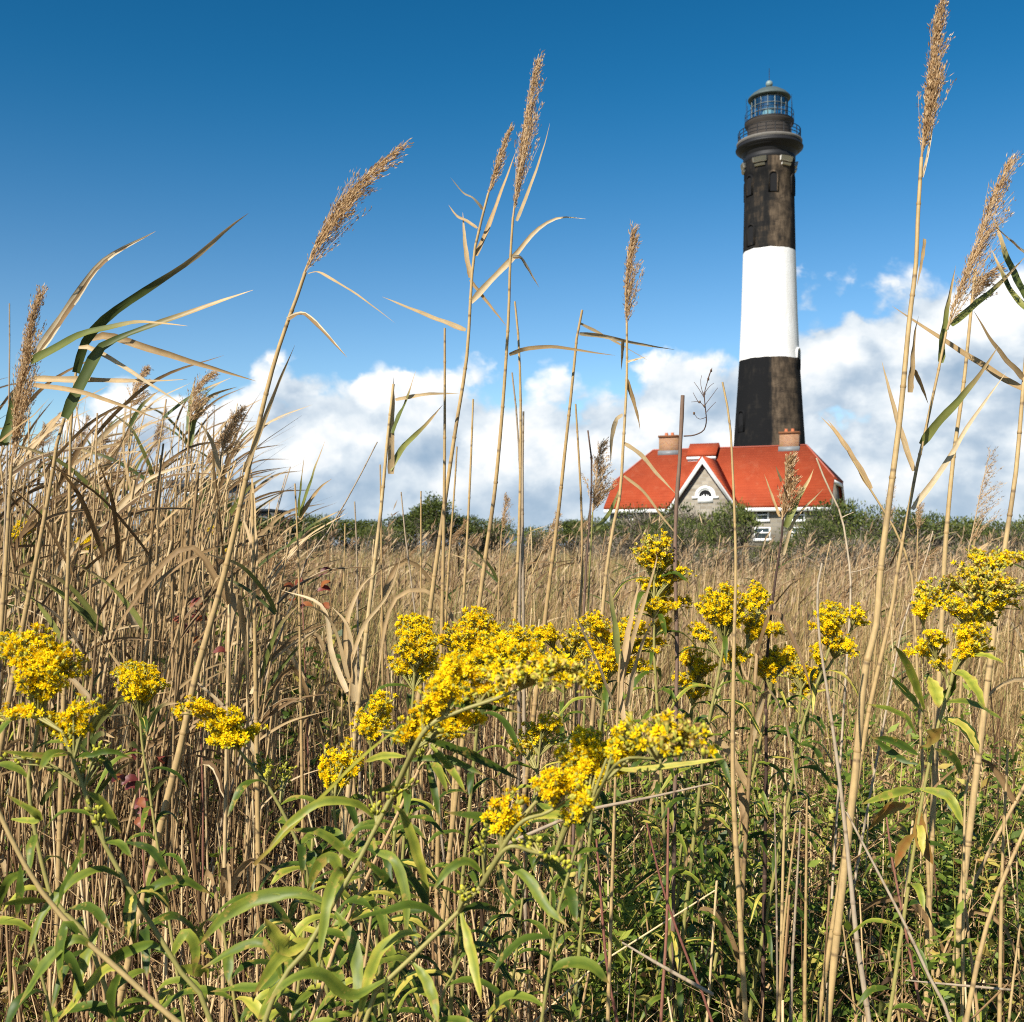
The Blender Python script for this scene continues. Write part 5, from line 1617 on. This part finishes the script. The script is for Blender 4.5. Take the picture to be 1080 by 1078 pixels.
def cluster(root, base, C, ax, ay, az, A, kind, dens, hs):
    """a flower cluster: arching side branches from the stem A to a dome round C, set with heads along their upper side"""
    mb = MB()
    n = int(max(8, dens * (5.8 if kind == 'bloom' else 4.6 if kind != 'bud' else 3.2) * ax * az / (.0050 * hs) ** 2))
    m_ = int(np.clip(n / 9, 3, 44))
    Ps, Ds = [], []
    for b in range(m_):
        th_, rr = rng.uniform(0, 2 * pi), math.sqrt(rng.random())
        ux, uy = rr * cos(th_), rr * sin(th_)
        E_ = C + np.array([ux * ax, uy * ay, az * (math.sqrt(max(0, 1 - rr * rr)) * 1.5 - .75) + rng.normal(0, az * .12)])
        out = E_ - A
        mid = A + out * .5 + np.array([0, 0, .12 * np.linalg.norm(out)])
        bp = smooth_path([A, mid, E_], 10)
        tube(mb, bp, np.linspace(.0016, .0007, 10), 4, 4, .35, cap=False)
        k_ = max(3, n // m_)
        w = np.sort(rng.uniform(.45, 1.02, k_)) if np.linalg.norm(out) < .09 else rng.uniform(1 - .055 / np.linalg.norm(out), 1.02, k_)
        pos = np.stack([np.interp(w * 9, np.arange(10), bp[:, q]) for q in range(3)], 1)
        tdir = norm(bp[-1] - bp[-3])
        side = rng.normal(size=(k_, 3)) * [1, 1, .5]
        dd = norm(side * .85 + np.array([-.10, -.22, .55]) + tdir * .3 + norm(E_ - C + np.array([0, 0, az])) * .4)
        Ps.append(pos + dd * rng.uniform(.002, .009, (k_, 1)) * hs + rng.normal(size=(k_, 3)) * .0016)
        Ds.append(dd)
    P, D = np.vstack(Ps), np.vstack(Ds)
    S = hs * rng.uniform(.6, 1.3, len(P))
    if kind == 'bloom':
        q = rng.random(len(P))
        scatter(mb, T_HEAD, P[q < .84], D[q < .84], S[q < .84], 0, 1)
        if (q >= .84).any():
            scatter(mb, T_BUD, P[q >= .84], D[q >= .84], S[q >= .84], 2, 1)
    elif kind == 'bud':
        scatter(mb, T_BUD, P, D, S * 1.0, 2, 1)
    elif kind == 'mix':
        q = rng.random(len(P))
        scatter(mb, T_HEAD, P[q < .45], D[q < .45], S[q < .45], 0, 1)
        scatter(mb, T_BUD, P[(q >= .45) & (q < .75)], D[(q >= .45) & (q < .75)], S[(q >= .45) & (q < .75)], 2, 1)
        scatter(mb, T_SPENT, P[q >= .75], D[q >= .75], S[q >= .75], 3, 1)
    else:                                            # 'spent': mostly faded
        q = rng.random(len(P))
        scatter(mb, T_SPENT, P[q < .5], D[q < .5], S[q < .5], 3, 1)
        scatter(mb, T_BUD, P[(q >= .5) & (q < .8)], D[(q >= .5) & (q < .8)], S[(q >= .5) & (q < .8)], 2, 1)
        scatter(mb, T_HEAD, P[q >= .8], D[q >= .8], S[q >= .8], 0, 1)
    mb.build('flower_cluster', CL_MATS, root, base)


def auto_leaf(root, base, b, out, L, W_, tone, m, droop=1.0):
    up = rng.uniform(.25, .8)
    p = [b, b + out * L * .22 + [0, 0, L * .20 * up], b + out * L * .6 + [0, 0, L * (.42 * up - .22 * droop)], b + out * L * .95 + [0, 0, L * (.45 * up - .75 * droop)]]
    mb = MB()
    ribbon(mb, smooth_path(p, 12), prof(LANCE_W, 12) * W_, (0, -.35, 1), .35, rng.uniform(-.5, .5), 0, tone, (.11, -.10, .13))
    mb.build('leaf', m, root, base, smooth=True)


def goldenrod(label, stem, d, w, clusters, nleaf=0, t0=.1, t1=.6, L=.10, hero=(), more=(), hs=.80, tone=.35, d2=None, group=None, lw=.0112):
    P = to_ground(px_path(stem, d, d2))
    base = P[-1]
    root = thing('goldenrod', label, 'goldenrod', base, 0, group)
    path = smooth_path(P, 40)
    r0 = w * d / FPX / 2
    mb = MB()
    tube(mb, path, np.linspace(r0 * .55, r0 * 1.1, 40), 7, 0, tone)
    mb.build('stem', M_STEM, root, base, smooth=True)
    lines = [path]
    for ms in more:                                  # side shoots: joined to the main stem at their lower end
        pp = px_path(ms[0], d + (ms[1] if len(ms) > 1 else 0))
        j_ = int(np.argmin(np.linalg.norm(path - pp[-1], axis=1)))
        pp = smooth_path(pp + [path[min(j_ + 2, 39)]], 24)
        mb = MB()
        tube(mb, pp, np.linspace(r0 * .4, r0 * .75, 24), 6, 0, tone)
        mb.build('stem', M_STEM, root, base, smooth=True)
        lines.append(pp)
    allp = np.vstack(lines)
    for c in clusters:
        cx_, cy_, rx, ry, kind = c[:5]
        off = c[5] if len(c) > 5 else rng.uniform(-.02, .05)
        dens = c[6] if len(c) > 6 else 1.0
        dd = d + off
        C = at(cx_, cy_, dd)
        grow = 1.07 if kind == 'bloom' else 1.25 if kind != 'bud' else 1.1
        ax, az = grow * rx * dd / FPX, grow * ry * dd / FPX
        below = C - np.array([0, 0, az * 1.6 + .012])
        j_ = int(np.argmin(np.linalg.norm(allp - below, axis=1)))
        A = allp[j_] * .75 + (C - np.array([0, 0, az])) * .25 if np.linalg.norm(allp[j_] - below) > .1 else allp[j_]
        if np.linalg.norm(allp[j_] - below) > .1:    # a longer stalk reaches out to this cluster
            mb = MB()
            A = C - np.array([0, 0, az * 1.3])
            q_ = allp[min(len(allp) - 1, j_)]
            tube(mb, smooth_path([A, (A + q_) / 2 + [0, 0, -.02], q_], 12), np.linspace(r0 * .35, r0 * .5, 12), 5, 0, tone)
            mb.build('stem', M_STEM, root, base, smooth=True)
        cluster(root, base, C, ax, ax * .7 + .006, az, A, kind, dens, hs)
    for h in hero:
        pts, hw = h[0], h[1]
        m = M_RUST if len(h) > 2 and h[2] == 'rust' else M_LEAF
        ton = h[2] if len(h) > 2 and h[2] != 'rust' else rng.uniform(.15, .9)
        o1, o2 = (h[3] if len(h) > 3 else (0, rng.uniform(-.07, .05)))
        lp = smooth_path(px_path(pts, d + o1, d + o2), 18)
        mb = MB()
        ribbon(mb, lp, prof(LANCE_W, 18) * hw * d / FPX * .70, (rng.normal(0, .25), -1, rng.uniform(.1, .9)), rng.uniform(.2, .45), rng.uniform(-.6, .6), 0, ton, (.11, -.12, .14))
        mb.build('leaf', m, root, base, smooth=True)
    a = rng.uniform(0, 6)
    nleaf = int(nleaf * (2.3 if d > 1.5 else 1.8))
    for q in range(nleaf):
        ss = t0 + (t1 - t0) * (q + rng.random() * .7) / nleaf
        b = path[int(ss * 39)]
        a += 2.4 + rng.normal(0, .35)
        auto_leaf(root, base, b, np.array([cos(a), sin(a) * .8, 0]), L * rng.uniform(.65, 1.2) * (1.1 - .35 * (1 - ss)), lw * rng.uniform(.75, 1.15), np.clip(rng.normal(.30 if d > 1.5 else .5, .26), 0, 1), M_LEAF, rng.uniform(.4, 1.1))
    return root


GG = 'goldenrods in flower'
# --- foreground, lower left to centre
goldenrod('near left goldenrod leaning left with bright yellow heads over blown leaves', [(66, 772), (71, 784), (88, 830), (102, 873), (130, 926), (160, 975), (190, 1024), (225, 1085)], 1.12, 8,
          [(60, 768, 19, 11, 'bloom'), (88, 748, 20, 12, 'bloom'), (110, 789, 18, 8, 'bud', .02, .6), (80, 812, 10, 7, 'bud', 0, .6), (94, 860, 13, 12, 'bud', 0, .7), (13, 806, 12, 14, 'bud', .0, .6), (6, 756, 13, 12, 'bloom')],
          nleaf=4, t0=.02, t1=.2, L=.07,
          hero=[([(130, 926), (104, 917), (74, 932), (44, 967), (28, 1013)], 15, .55), ([(181, 1008), (160, 996), (127, 1007), (104, 1027), (78, 1052)], 17, .45), ([(154, 965), (160, 938), (190, 928), (222, 943)], 15, .5),
                ([(133, 888), (160, 897), (182, 928)], 12, .25), ([(89, 834), (107, 847), (128, 880)], 15, .8), ([(104, 978), (90, 1012), (77, 1058)], 17, .6), ([(134, 935), (139, 967), (142, 998)], 15, .2),
                ([(71, 796), (38, 797), (0, 792)], 9, .75), ([(86, 800), (115, 792), (140, 800)], 9, .3), ([(180, 1010), (195, 985), (206, 1000), (204, 1028)], 17, .7), ([(186, 1020), (215, 1025), (222, 1030)], 18, .85)], group=GG)
goldenrod('bright yellow goldenrod at the left edge above the leaning one', [(48, 700), (44, 740), (36, 790), (30, 830), (42, 900), (60, 960), (100, 1010)], 1.2, 7,
          [(28, 680, 34, 17, 'bloom'), (62, 702, 32, 18, 'bloom'), (40, 716, 26, 14, 'bloom', -.03), (14, 690, 16, 16, 'bloom', .05)], nleaf=9, t0=.04, t1=.55, L=.085, lw=.013, group=GG)
goldenrod('goldenrod shoot running off the lower left corner with long green leaves', [(-4, 850), (4, 868), (24, 908), (49, 947), (89, 991), (127, 1024), (170, 1064), (215, 1100), (250, 1130)], 1.05, 9, [],
          hero=[([(49, 950), (25, 950), (0, 954)], 10, .5), ([(12, 864), (36, 866), (40, 860), (6, 838)], 12, .8), ([(22, 912), (22, 940), (17, 968)], 13, .3), ([(89, 991), (70, 975), (64, 1010), (66, 1045)], 16, .3), ([(100, 1002), (80, 990), (52, 1012), (20, 1060)], 18, .6),
                ([(127, 1024), (118, 1050), (120, 1078)], 16, .4), ([(30, 918), (8, 930), (-6, 965)], 14, .4), ([(140, 1036), (120, 1020), (95, 1040), (60, 1078)], 16, .7), ([(60, 958), (70, 930), (84, 905), (90, 870)], 12, .3)], tone=.85, group=GG)
goldenrod('goldenrod with a flat yellow spray left of the leaning cane foot', [(150, 722), (148, 760), (152, 800), (160, 850)], 1.75, 4.5, [(146, 716, 27, 17, 'bloom'), (136, 708, 16, 9, 'bloom'), (160, 726, 13, 10, 'bloom')], nleaf=10, t0=.03, t1=.6, L=.11, group=GG)
goldenrod('goldenrod with a slanting yellow spray right of the leaning cane foot', [(238, 770), (258, 800), (278, 822), (300, 860), (320, 905), (330, 960)], 1.35, 6,
          [(205, 748, 24, 10, 'bloom'), (228, 760, 27, 14, 'bloom'), (256, 772, 22, 9, 'bloom'), (244, 782, 24, 9, 'bloom', -.02), (272, 800, 12, 9, 'bud'), (290, 815, 12, 8, 'bud'), (306, 812, 10, 10, 'bud')], nleaf=14, t0=.06, t1=.6, L=.08, lw=.013, group=GG)
goldenrod('goldenrod with a round yellow head just left of the big central flower', [(362, 808), (352, 840), (356, 880), (372, 930)], 1.5, 5, [(360, 800, 22, 16, 'bloom'), (372, 812, 14, 12, 'bloom'), (344, 820, 12, 10, 'bud', .02, .7)], nleaf=12, t0=.04, t1=.6, L=.09, lw=.013, group=GG)
goldenrod('small goldenrod with a loose yellow head above the round one', [(394, 768), (390, 800), (392, 850)], 1.6, 4.5, [(393, 760, 19, 15, 'bloom'), (404, 752, 10, 10, 'bloom'), (404, 738, 14, 7, 'bloom')], nleaf=8, t0=.05, t1=.6, L=.09, group=GG)
# the big central plant
goldenrod('biggest central goldenrod with a broad golden head and long drooping leaves', [(462, 738), (450, 765), (434, 798), (410, 846), (375, 914), (351, 953), (330, 990), (308, 1028), (280, 1075)], 1.05, 8,
          [(492, 715, 33, 16, 'bloom', -.02), (470, 728, 24, 12, 'bloom', -.05), (505, 700, 36, 14, 'bloom', .05), (540, 690, 40, 14, 'bloom', .10), (440, 766, 20, 15, 'bloom', -.04, .9), (496, 766, 24, 14, 'bloom', .03, .9),
           (560, 706, 40, 12, 'mix', -.08), (600, 716, 32, 14, 'spent', -.13), (575, 724, 44, 12, 'spent', -.13), (520, 742, 26, 12, 'bloom', -.02, .7), (432, 834, 16, 9, 'bud', -.02, .7), (400, 842, 12, 10, 'bud', 0, .7), (455, 748, 16, 10, 'bloom', -.06)],
          more=[([(560, 722), (520, 738), (480, 752), (447, 772)], -.06), ([(430, 776), (434, 796)], 0)],
          hero=[([(400, 868), (384, 852), (369, 846), (339, 846), (306, 868), (280, 899)], 13, .8), ([(414, 850), (424, 858), (434, 884), (445, 920), (453, 952)], 17, .75), ([(394, 884), (398, 898), (416, 907), (428, 944), (428, 992)], 15, .7),
                ([(354, 962), (372, 992), (378, 1041), (372, 1078)], 19, .5), ([(368, 925), (358, 918), (346, 948), (336, 1016)], 16, .6), ([(345, 968), (336, 950), (310, 941), (280, 941)], 17, .55),
                ([(310, 1030), (330, 1020), (300, 1005), (267, 1050)], 20, .6), ([(446, 778), (487, 793), (517, 807), (549, 823)], 15, .2), ([(454, 785), (476, 813), (491, 836)], 13, .7), ([(450, 798), (458, 834), (464, 866)], 11, .3),
                ([(428, 798), (404, 797), (383, 804)], 11, .7), ([(436, 790), (426, 776), (398, 771)], 12, .15), ([(385, 892), (372, 903), (340, 879), (304, 875)], 13, .65), ([(362, 938), (352, 905), (336, 912), (324, 940)], 17, .6),
                ([(384, 895), (415, 905), (450, 955), (412, 962)], 13, .2), ([(380, 905), (400, 920), (420, 940), (446, 948)], 12, .25), ([(330, 990), (318, 996), (300, 1000), (278, 968)], 26, .8), ([(310, 1026), (292, 1046), (272, 1076)], 19, .55), ([(322, 1000), (280, 1038), (252, 1042), (222, 1046)], 18, .6),
                ([(350, 955), (318, 942), (275, 947), (237, 967), (209, 998)], 21, .5), ([(300, 1040), (285, 1000), (262, 996), (212, 1022)], 15, .4), ([(430, 802), (470, 800), (512, 818)], 12, .3), ([(466, 742), (500, 745), (550, 752)], 13, .2), ([(425, 815), (412, 830), (392, 834)], 9, .4)],
          nleaf=0, tone=.3, group=GG, d2=1.0)
goldenrod('brown stemmed goldenrod directly behind the big central one', [(455, 790), (440, 815), (415, 868), (381, 938), (360, 985), (340, 1040)], 1.3, 6, [(470, 775, 18, 10, 'bloom'), (444, 792, 10, 7, 'bud')],
          nleaf=20, t0=.03, t1=.6, L=.09, lw=.012, tone=.9, group=GG)
goldenrod('low goldenrod leaning right with two sunlit yellow heads and bud clusters', [(566, 845), (538, 878), (526, 905), (507, 935), (484, 961), (450, 995), (410, 1035), (385, 1078)], .98, 8,
          [(538, 853, 20, 15, 'bloom', -.02), (592, 832, 26, 16, 'bloom', -.05), (610, 850, 16, 14, 'bloom', -.05), (584, 824, 18, 10, 'bloom', -.03), (514, 884, 10, 15, 'bud', 0, .8), (503, 941, 12, 10, 'bud', -.02, .8), (560, 894, 16, 10, 'bud', -.03, .8), (582, 910, 14, 11, 'bud', -.04, .8)],
          more=[([(596, 846), (575, 858), (545, 872)], -.04), ([(584, 905), (560, 898), (534, 895)], -.03)],
          hero=[([(486, 962), (496, 997), (503, 1030), (508, 1058)], 17, .75), ([(532, 911), (556, 926), (576, 956), (600, 978)], 16, .55), ([(530, 902), (533, 878), (511, 863), (470, 857)], 14, .4), ([(510, 922), (493, 908), (473, 917), (456, 940)], 13, .6),
                ([(436, 1016), (449, 1033), (458, 1056), (462, 1080)], 17, .6), ([(444, 988), (430, 984), (408, 995), (392, 1022), (378, 1078)], 18, .65), ([(406, 1080), (409, 1050), (407, 1030)], 19, .5), ([(468, 972), (440, 955), (405, 962), (366, 972)], 15, .3),
                ([(540, 878), (560, 862), (590, 860), (622, 876)], 14, .7), ([(566, 900), (590, 918), (606, 950)], 13, .5), ([(525, 912), (530, 935), (548, 960)], 12, .2), ([(410, 1032), (370, 1050), (340, 1028), (306, 1034), (280, 1060)], 19, .6), ([(484, 962), (505, 955), (530, 962)], 11, .3)],
          tone=.35, group=GG)
goldenrod('goldenrod seen on its shaded side with pale buds, right of the central head', [(640, 800), (622, 850), (604, 905), (590, 960), (580, 1020)], .95, 5.5,
          [(632, 790, 42, 22, 'bloom', .08), (625, 806, 32, 20, 'bloom', .1), (700, 776, 42, 16, 'mix', -.10), (722, 784, 26, 14, 'spent', -.12), (676, 788, 26, 12, 'mix', -.06)], more=[([(722, 796), (690, 800), (650, 806)], -.09)],
          hero=[([(640, 802), (660, 812), (720, 806), (765, 800)], 11, .9)], nleaf=5, t0=.05, t1=.25, L=.07, tone=.2, group=GG)
# leafy shoots without flowers filling the lower left
for lab, st, d_, n_ in (('flowerless leafy goldenrod shoot at the bottom edge left of the centre', [(232, 960), (240, 1010), (250, 1075)], 1.15, 11), ('flowerless leafy goldenrod shoot in the bottom left corner', [(36, 985), (44, 1030), (56, 1080)], 1.1, 10),
                        ('flowerless leafy goldenrod shoot under the biggest central goldenrod', [(392, 960), (386, 1010), (376, 1080)], 1.2, 14), ('flowerless leafy goldenrod shoot under the low right leaning goldenrod', [(486, 1010), (470, 1045), (456, 1085)], 1.15, 9),
                        ('flowerless leafy goldenrod shoot between the left goldenrods', [(150, 985), (160, 1030), (172, 1085)], 1.25, 11), ('flowerless leafy goldenrod shoot behind the drooping leaves', [(330, 880), (326, 940), (318, 1010)], 1.45, 16),
                        ('flowerless leafy goldenrod shoot with crowded leaves below the round yellow head', [(420, 850), (412, 920), (404, 990)], 1.4, 18)):
    goldenrod(lab, st, d_, 5.5, [], nleaf=n_, t0=.0, t1=.45, L=.105, lw=.0135, tone=rng.uniform(.2, .9), group='leafy goldenrod shoots')
# --- middle ground
goldenrod('goldenrod with heaped yellow heads left of the central flower', [(438, 690), (436, 730), (432, 790)], 1.75, 5, [(437, 662, 21, 16, 'bloom'), (446, 680, 18, 13, 'bloom'), (420, 702, 13, 9, 'bloom'), (430, 684, 14, 10, 'bloom'), (455, 700, 13, 11, 'bloom')], nleaf=12, t0=.05, t1=.6, L=.12, group=GG)
goldenrod('goldenrod with a broad golden mound behind the central flower', [(508, 690), (506, 740), (500, 800)], 1.6, 6, [(500, 654, 24, 13, 'bloom'), (520, 668, 34, 15, 'bloom'), (478, 672, 22, 12, 'bloom'), (550, 676, 26, 12, 'bloom'), (535, 690, 30, 12, 'bloom'), (500, 680, 24, 12, 'bloom')], nleaf=14, t0=.06, t1=.6, L=.11, group=GG)
goldenrod('goldenrod with loose scattered yellow sprays right of the golden mound', [(640, 690), (636, 740), (630, 800)], 2.0, 5,
          [(574, 671, 17, 11, 'bloom'), (604, 672, 14, 9, 'mix'), (622, 657, 19, 9, 'bloom'), (636, 680, 18, 14, 'bloom'), (666, 664, 18, 12, 'bloom'), (690, 682, 20, 9, 'bloom'), (648, 697, 16, 12, 'bloom'), (622, 708, 16, 12, 'bloom'), (676, 704, 14, 10, 'bloom')],
          more=[([(580, 680), (605, 705), (634, 745)], .05), ([(668, 676), (655, 710), (638, 750)], .05)], nleaf=14, t0=.05, t1=.6, L=.12, group=GG)
goldenrod('goldenrod with small yellow heads between the golden mound and the dying shoot', [(596, 690), (594, 740), (590, 800)], 2.3, 4, [(590, 690, 16, 8, 'bloom'), (612, 690, 14, 8, 'bloom'), (578, 700, 12, 8, 'mix'), (604, 706, 14, 9, 'bloom')], nleaf=14, t0=.05, t1=.6, L=.12, group=GG)
goldenrod('goldenrod with low yellow heads just right of the dark sapling', [(732, 700), (730, 750), (726, 800)], 2.2, 4, [(730, 692, 14, 9, 'bloom'), (745, 704, 14, 8, 'bloom'), (722, 714, 12, 8, 'bloom'), (738, 728, 13, 8, 'mix')], nleaf=16, t0=.05, t1=.6, L=.12, group=GG)
goldenrod('goldenrod with half faded heads behind the purplish cane, lower than its neighbours', [(846, 715), (842, 760), (838, 800)], 2.4, 4, [(840, 706, 14, 8, 'mix'), (858, 712, 12, 8, 'bloom'), (850, 724, 12, 7, 'mix')], nleaf=14, t0=.05, t1=.6, L=.12, group=GG)
goldenrod('goldenrod with small scattered heads behind the low right leaning goldenrod', [(570, 780), (566, 820), (560, 870)], 1.7, 4, [(562, 770, 16, 8, 'mix'), (590, 776, 14, 8, 'bud'), (548, 786, 12, 8, 'mix'), (580, 760, 12, 7, 'bloom')], nleaf=14, t0=.05, t1=.6, L=.10, group=GG)
goldenrod('tallest upright goldenrod with a greenish budding top in front of the shrubs', [(690, 575), (690, 620), (690, 690), (694, 760)], 2.0, 5,
          [(690, 577, 19, 14, 'mix', 0, 1.1), (682, 588, 13, 8, 'mix'), (700, 594, 14, 10, 'mix'), (712, 604, 17, 8, 'bloom'), (679, 616, 9, 7, 'bloom'), (696, 618, 12, 10, 'mix'), (724, 636, 9, 7, 'bloom'), (690, 640, 14, 9, 'bloom'), (699, 660, 12, 7, 'bloom'), (712, 640, 8, 6, 'bloom')], nleaf=22, t0=.05, t1=.6, L=.11, group=GG)
goldenrod('goldenrod with a double yellow crown behind the pale bare cane', [(766, 660), (758, 710), (744, 780), (738, 830)], 2.0, 5.5,
          [(766, 634, 29, 17, 'bloom'), (798, 628, 14, 12, 'bloom'), (752, 642, 15, 9, 'bloom'), (734, 665, 9, 10, 'bloom'), (798, 660, 13, 15, 'bloom'), (823, 666, 11, 7, 'bloom'), (778, 690, 13, 9, 'bloom'), (770, 650, 20, 9, 'bloom')],
          more=[([(798, 655), (785, 690), (762, 720)], .03)], nleaf=22, t0=.04, t1=.6, L=.12, group=GG)
goldenrod('goldenrod with a low yellow spray right of the purplish cane', [(822, 700), (812, 735), (800, 790)], 2.1, 4.5, [(826, 690, 17, 9, 'bloom'), (806, 704, 13, 9, 'bloom'), (818, 700, 14, 8, 'bloom')], nleaf=14, t0=.05, t1=.6, L=.11, group=GG)
goldenrod('goldenrod with clustered yellow heads left of the tallest cane', [(876, 680), (866, 710), (848, 760), (838, 810)], 2.1, 5,
          [(876, 648, 19, 14, 'bloom'), (868, 660, 14, 9, 'bloom'), (903, 644, 7, 7, 'bloom'), (882, 674, 15, 9, 'bloom'), (898, 684, 9, 9, 'bloom'), (864, 686, 9, 6, 'bloom'), (914, 660, 5, 4, 'bloom')], more=[([(902, 650), (894, 672), (876, 700)], .02)], nleaf=16, t0=.05, t1=.6, L=.11, group=GG)
goldenrod('big goldenrod at the right edge with browned upper sprays and broad green leaves', [(1012, 680), (1005, 714), (989, 767), (975, 830), (965, 890), (955, 956)], 1.6, 5.5,
          [(1036, 590, 22, 9, 'mix'), (1066, 594, 18, 10, 'mix'), (1030, 612, 36, 11, 'spent'), (1060, 622, 22, 13, 'spent'), (992, 620, 20, 8, 'mix'), (970, 643, 14, 6, 'bloom'), (1000, 637, 13, 8, 'bloom'), (1022, 640, 18, 9, 'mix'), (988, 674, 15, 9, 'bloom'), (1066, 638, 13, 13, 'bloom'),
           (1030, 676, 14, 20, 'bloom'), (1040, 690, 9, 9, 'bloom'), (964, 691, 10, 7, 'bloom'), (1024, 660, 14, 9, 'mix'), (994, 700, 12, 5, 'mix'), (1044, 654, 16, 8, 'mix')],
          more=[([(1050, 610), (1032, 650), (1010, 690)], 0), ([(972, 655), (985, 690), (1000, 725)], .03)],
          hero=[([(1004, 708), (1016, 712), (1026, 724), (1039, 748)], 19, .8), ([(998, 740), (1025, 742), (1062, 762)], 12, .6), ([(996, 757), (1018, 768), (1033, 796)], 18, .85), ([(980, 715), (986, 730), (990, 747)], 22, .85),
                ([(966, 775), (955, 757), (936, 748), (914, 743)], 11, .6), ([(968, 796), (952, 786), (938, 780), (920, 778)], 12, .2), ([(968, 806), (950, 800), (936, 790), (918, 776)], 12, .15), ([(975, 748), (958, 704), (943, 680)], 13, .6), ([(974, 752), (960, 735), (938, 712)], 12, .15),
                ([(972, 790), (982, 780), (994, 768)], 24, 'rust'), ([(966, 832), (945, 836), (909, 848)], 13, .75), ([(970, 832), (995, 838), (1006, 850), (1016, 872)], 16, .75), ([(960, 850), (935, 853), (915, 876)], 18, 'rust'), ([(970, 855), (972, 886), (984, 912)], 20, 'rust'),
                ([(1020, 690), (1040, 692), (1060, 700)], 11, .7), ([(1008, 712), (1000, 730), (984, 740)], 14, .2), ([(964, 880), (952, 892), (944, 915)], 16, 'rust'), ([(986, 790), (1005, 800), (1015, 820)], 14, .3)], nleaf=6, t0=.25, t1=.55, L=.09, group=GG)
goldenrod('distant goldenrod with yellow head among the reeds at the left edge', [(24, 560), (26, 600), (28, 660)], 3.4, 3, [(27, 556, 11, 8, 'bloom'), (18, 566, 8, 5, 'bloom')], nleaf=8, t0=.05, t1=.6, L=.12, group=GG)
goldenrod('distant goldenrod with a small flat yellow head deep in the reed stand', [(96, 576), (92, 610), (90, 660)], 3.0, 3, [(95, 572, 14, 6, 'bloom')], nleaf=8, t0=.05, t1=.6, L=.12, group=GG)
goldenrod('tiny far goldenrod glimpsed through the reed stand', [(223, 562), (224, 600), (225, 640)], 5.0, 2, [(224, 560, 6, 5, 'bloom'), (241, 581, 5, 4, 'bloom')], nleaf=4, t0=.05, t1=.6, L=.12, group=GG)

# narrow green grass blade crossing the foreground
gb = MB()
ribbon(gb, smooth_path(px_path([(425, 764), (380, 800), (330, 850), (268, 912)], 1.0, 1.15), 20), np.interp(np.linspace(0, 1, 20), [0, .2, 1], [.0006, .003, .0042]), (0, -1, .4), .3, .3, 0, .75)
o = gb.build('grass_blade', M_LEAF, None, at(268, 912, 1.15), loc=at(268, 912, 1.15))
tag(o, 'long straight green grass blade crossing in front of the drooping leaves', 'grass blade')
# dry papery blades bunched right of the centre
reed('reed', 'dying shoot with one green and several tan blades behind the low goldenrod sprays', 'reed', [(654, 690), (652, 730), (650, 790)], 1.7, 5,
     [([(652, 700), (648, 660), (643, 625), (640, 596)], 10, 'green'), ([(653, 720), (660, 680), (668, 640), (675, 612)], 8), ([(660, 745), (668, 705), (680, 670), (697, 640)], 8), ([(658, 760), (656, 715), (690, 600), (692, 585)], 7), ([(646, 740), (630, 700), (612, 660), (592, 606)], 5)], tone=.6, group=G1)
reed('reed', 'bent dead shoot with curling papery leaves left of the heaped yellow heads', 'reed', [(372, 690), (368, 730), (372, 800)], 1.9, 4,
     [([(370, 720), (366, 660), (380, 620), (402, 600)], 8), ([(374, 740), (372, 700), (366, 660), (350, 640)], 9), ([(366, 730), (350, 690), (340, 640), (296, 622)], 7), ([(370, 700), (384, 660), (410, 625), (425, 580)], 5), ([(368, 716), (352, 660), (330, 640), (310, 644)], 6)], tone=.5, group=G1)
# red leaved sprigs
for lab, px_, py_, d_, n_, L_ in (('small plant with red and orange leaves low on the left', 146, 835, 1.9, 9, .028), ('dark red leaved sprig deep in the left reeds', 206, 655, 2.7, 10, .032), ('orange red leaved sprig at the foot of the right edge of the reed stand', 318, 625, 2.9, 9, .036)):
    c0 = at(px_, py_, d_)
    base = np.array([c0[0], c0[1], 0.0])
    root = thing('red_leaved_plant', lab, 'plant', base, 0, 'red leaved plants')
    mb = MB()
    top_ = c0 + [0, 0, .04]
    tube(mb, smooth_path([base, (base + top_) / 2 + [.02, 0, 0], top_], 8), np.linspace(.003, .0014, 8), 5, 0, .5)
    mb.build('stem', M_REDSTEM, root, base)
    for q in range(n_):
        a = q * 2.4
        mb = MB()
        b = c0 + rng.normal(size=3) * [.03, .03, .035]
        out = np.array([cos(a), sin(a), rng.normal(0, .3)])
        ribbon(mb, smooth_path([b, b + out * L_ * .5 + [0, 0, .008], b + out * L_], 8), prof(LANCE_W, 8) * L_ * .55, (0, -.8, .6), .2, rng.uniform(-.4, .4), 0, rng.random())
        mb.build('leaf', M_REDLEAF, root, base, smooth=True)
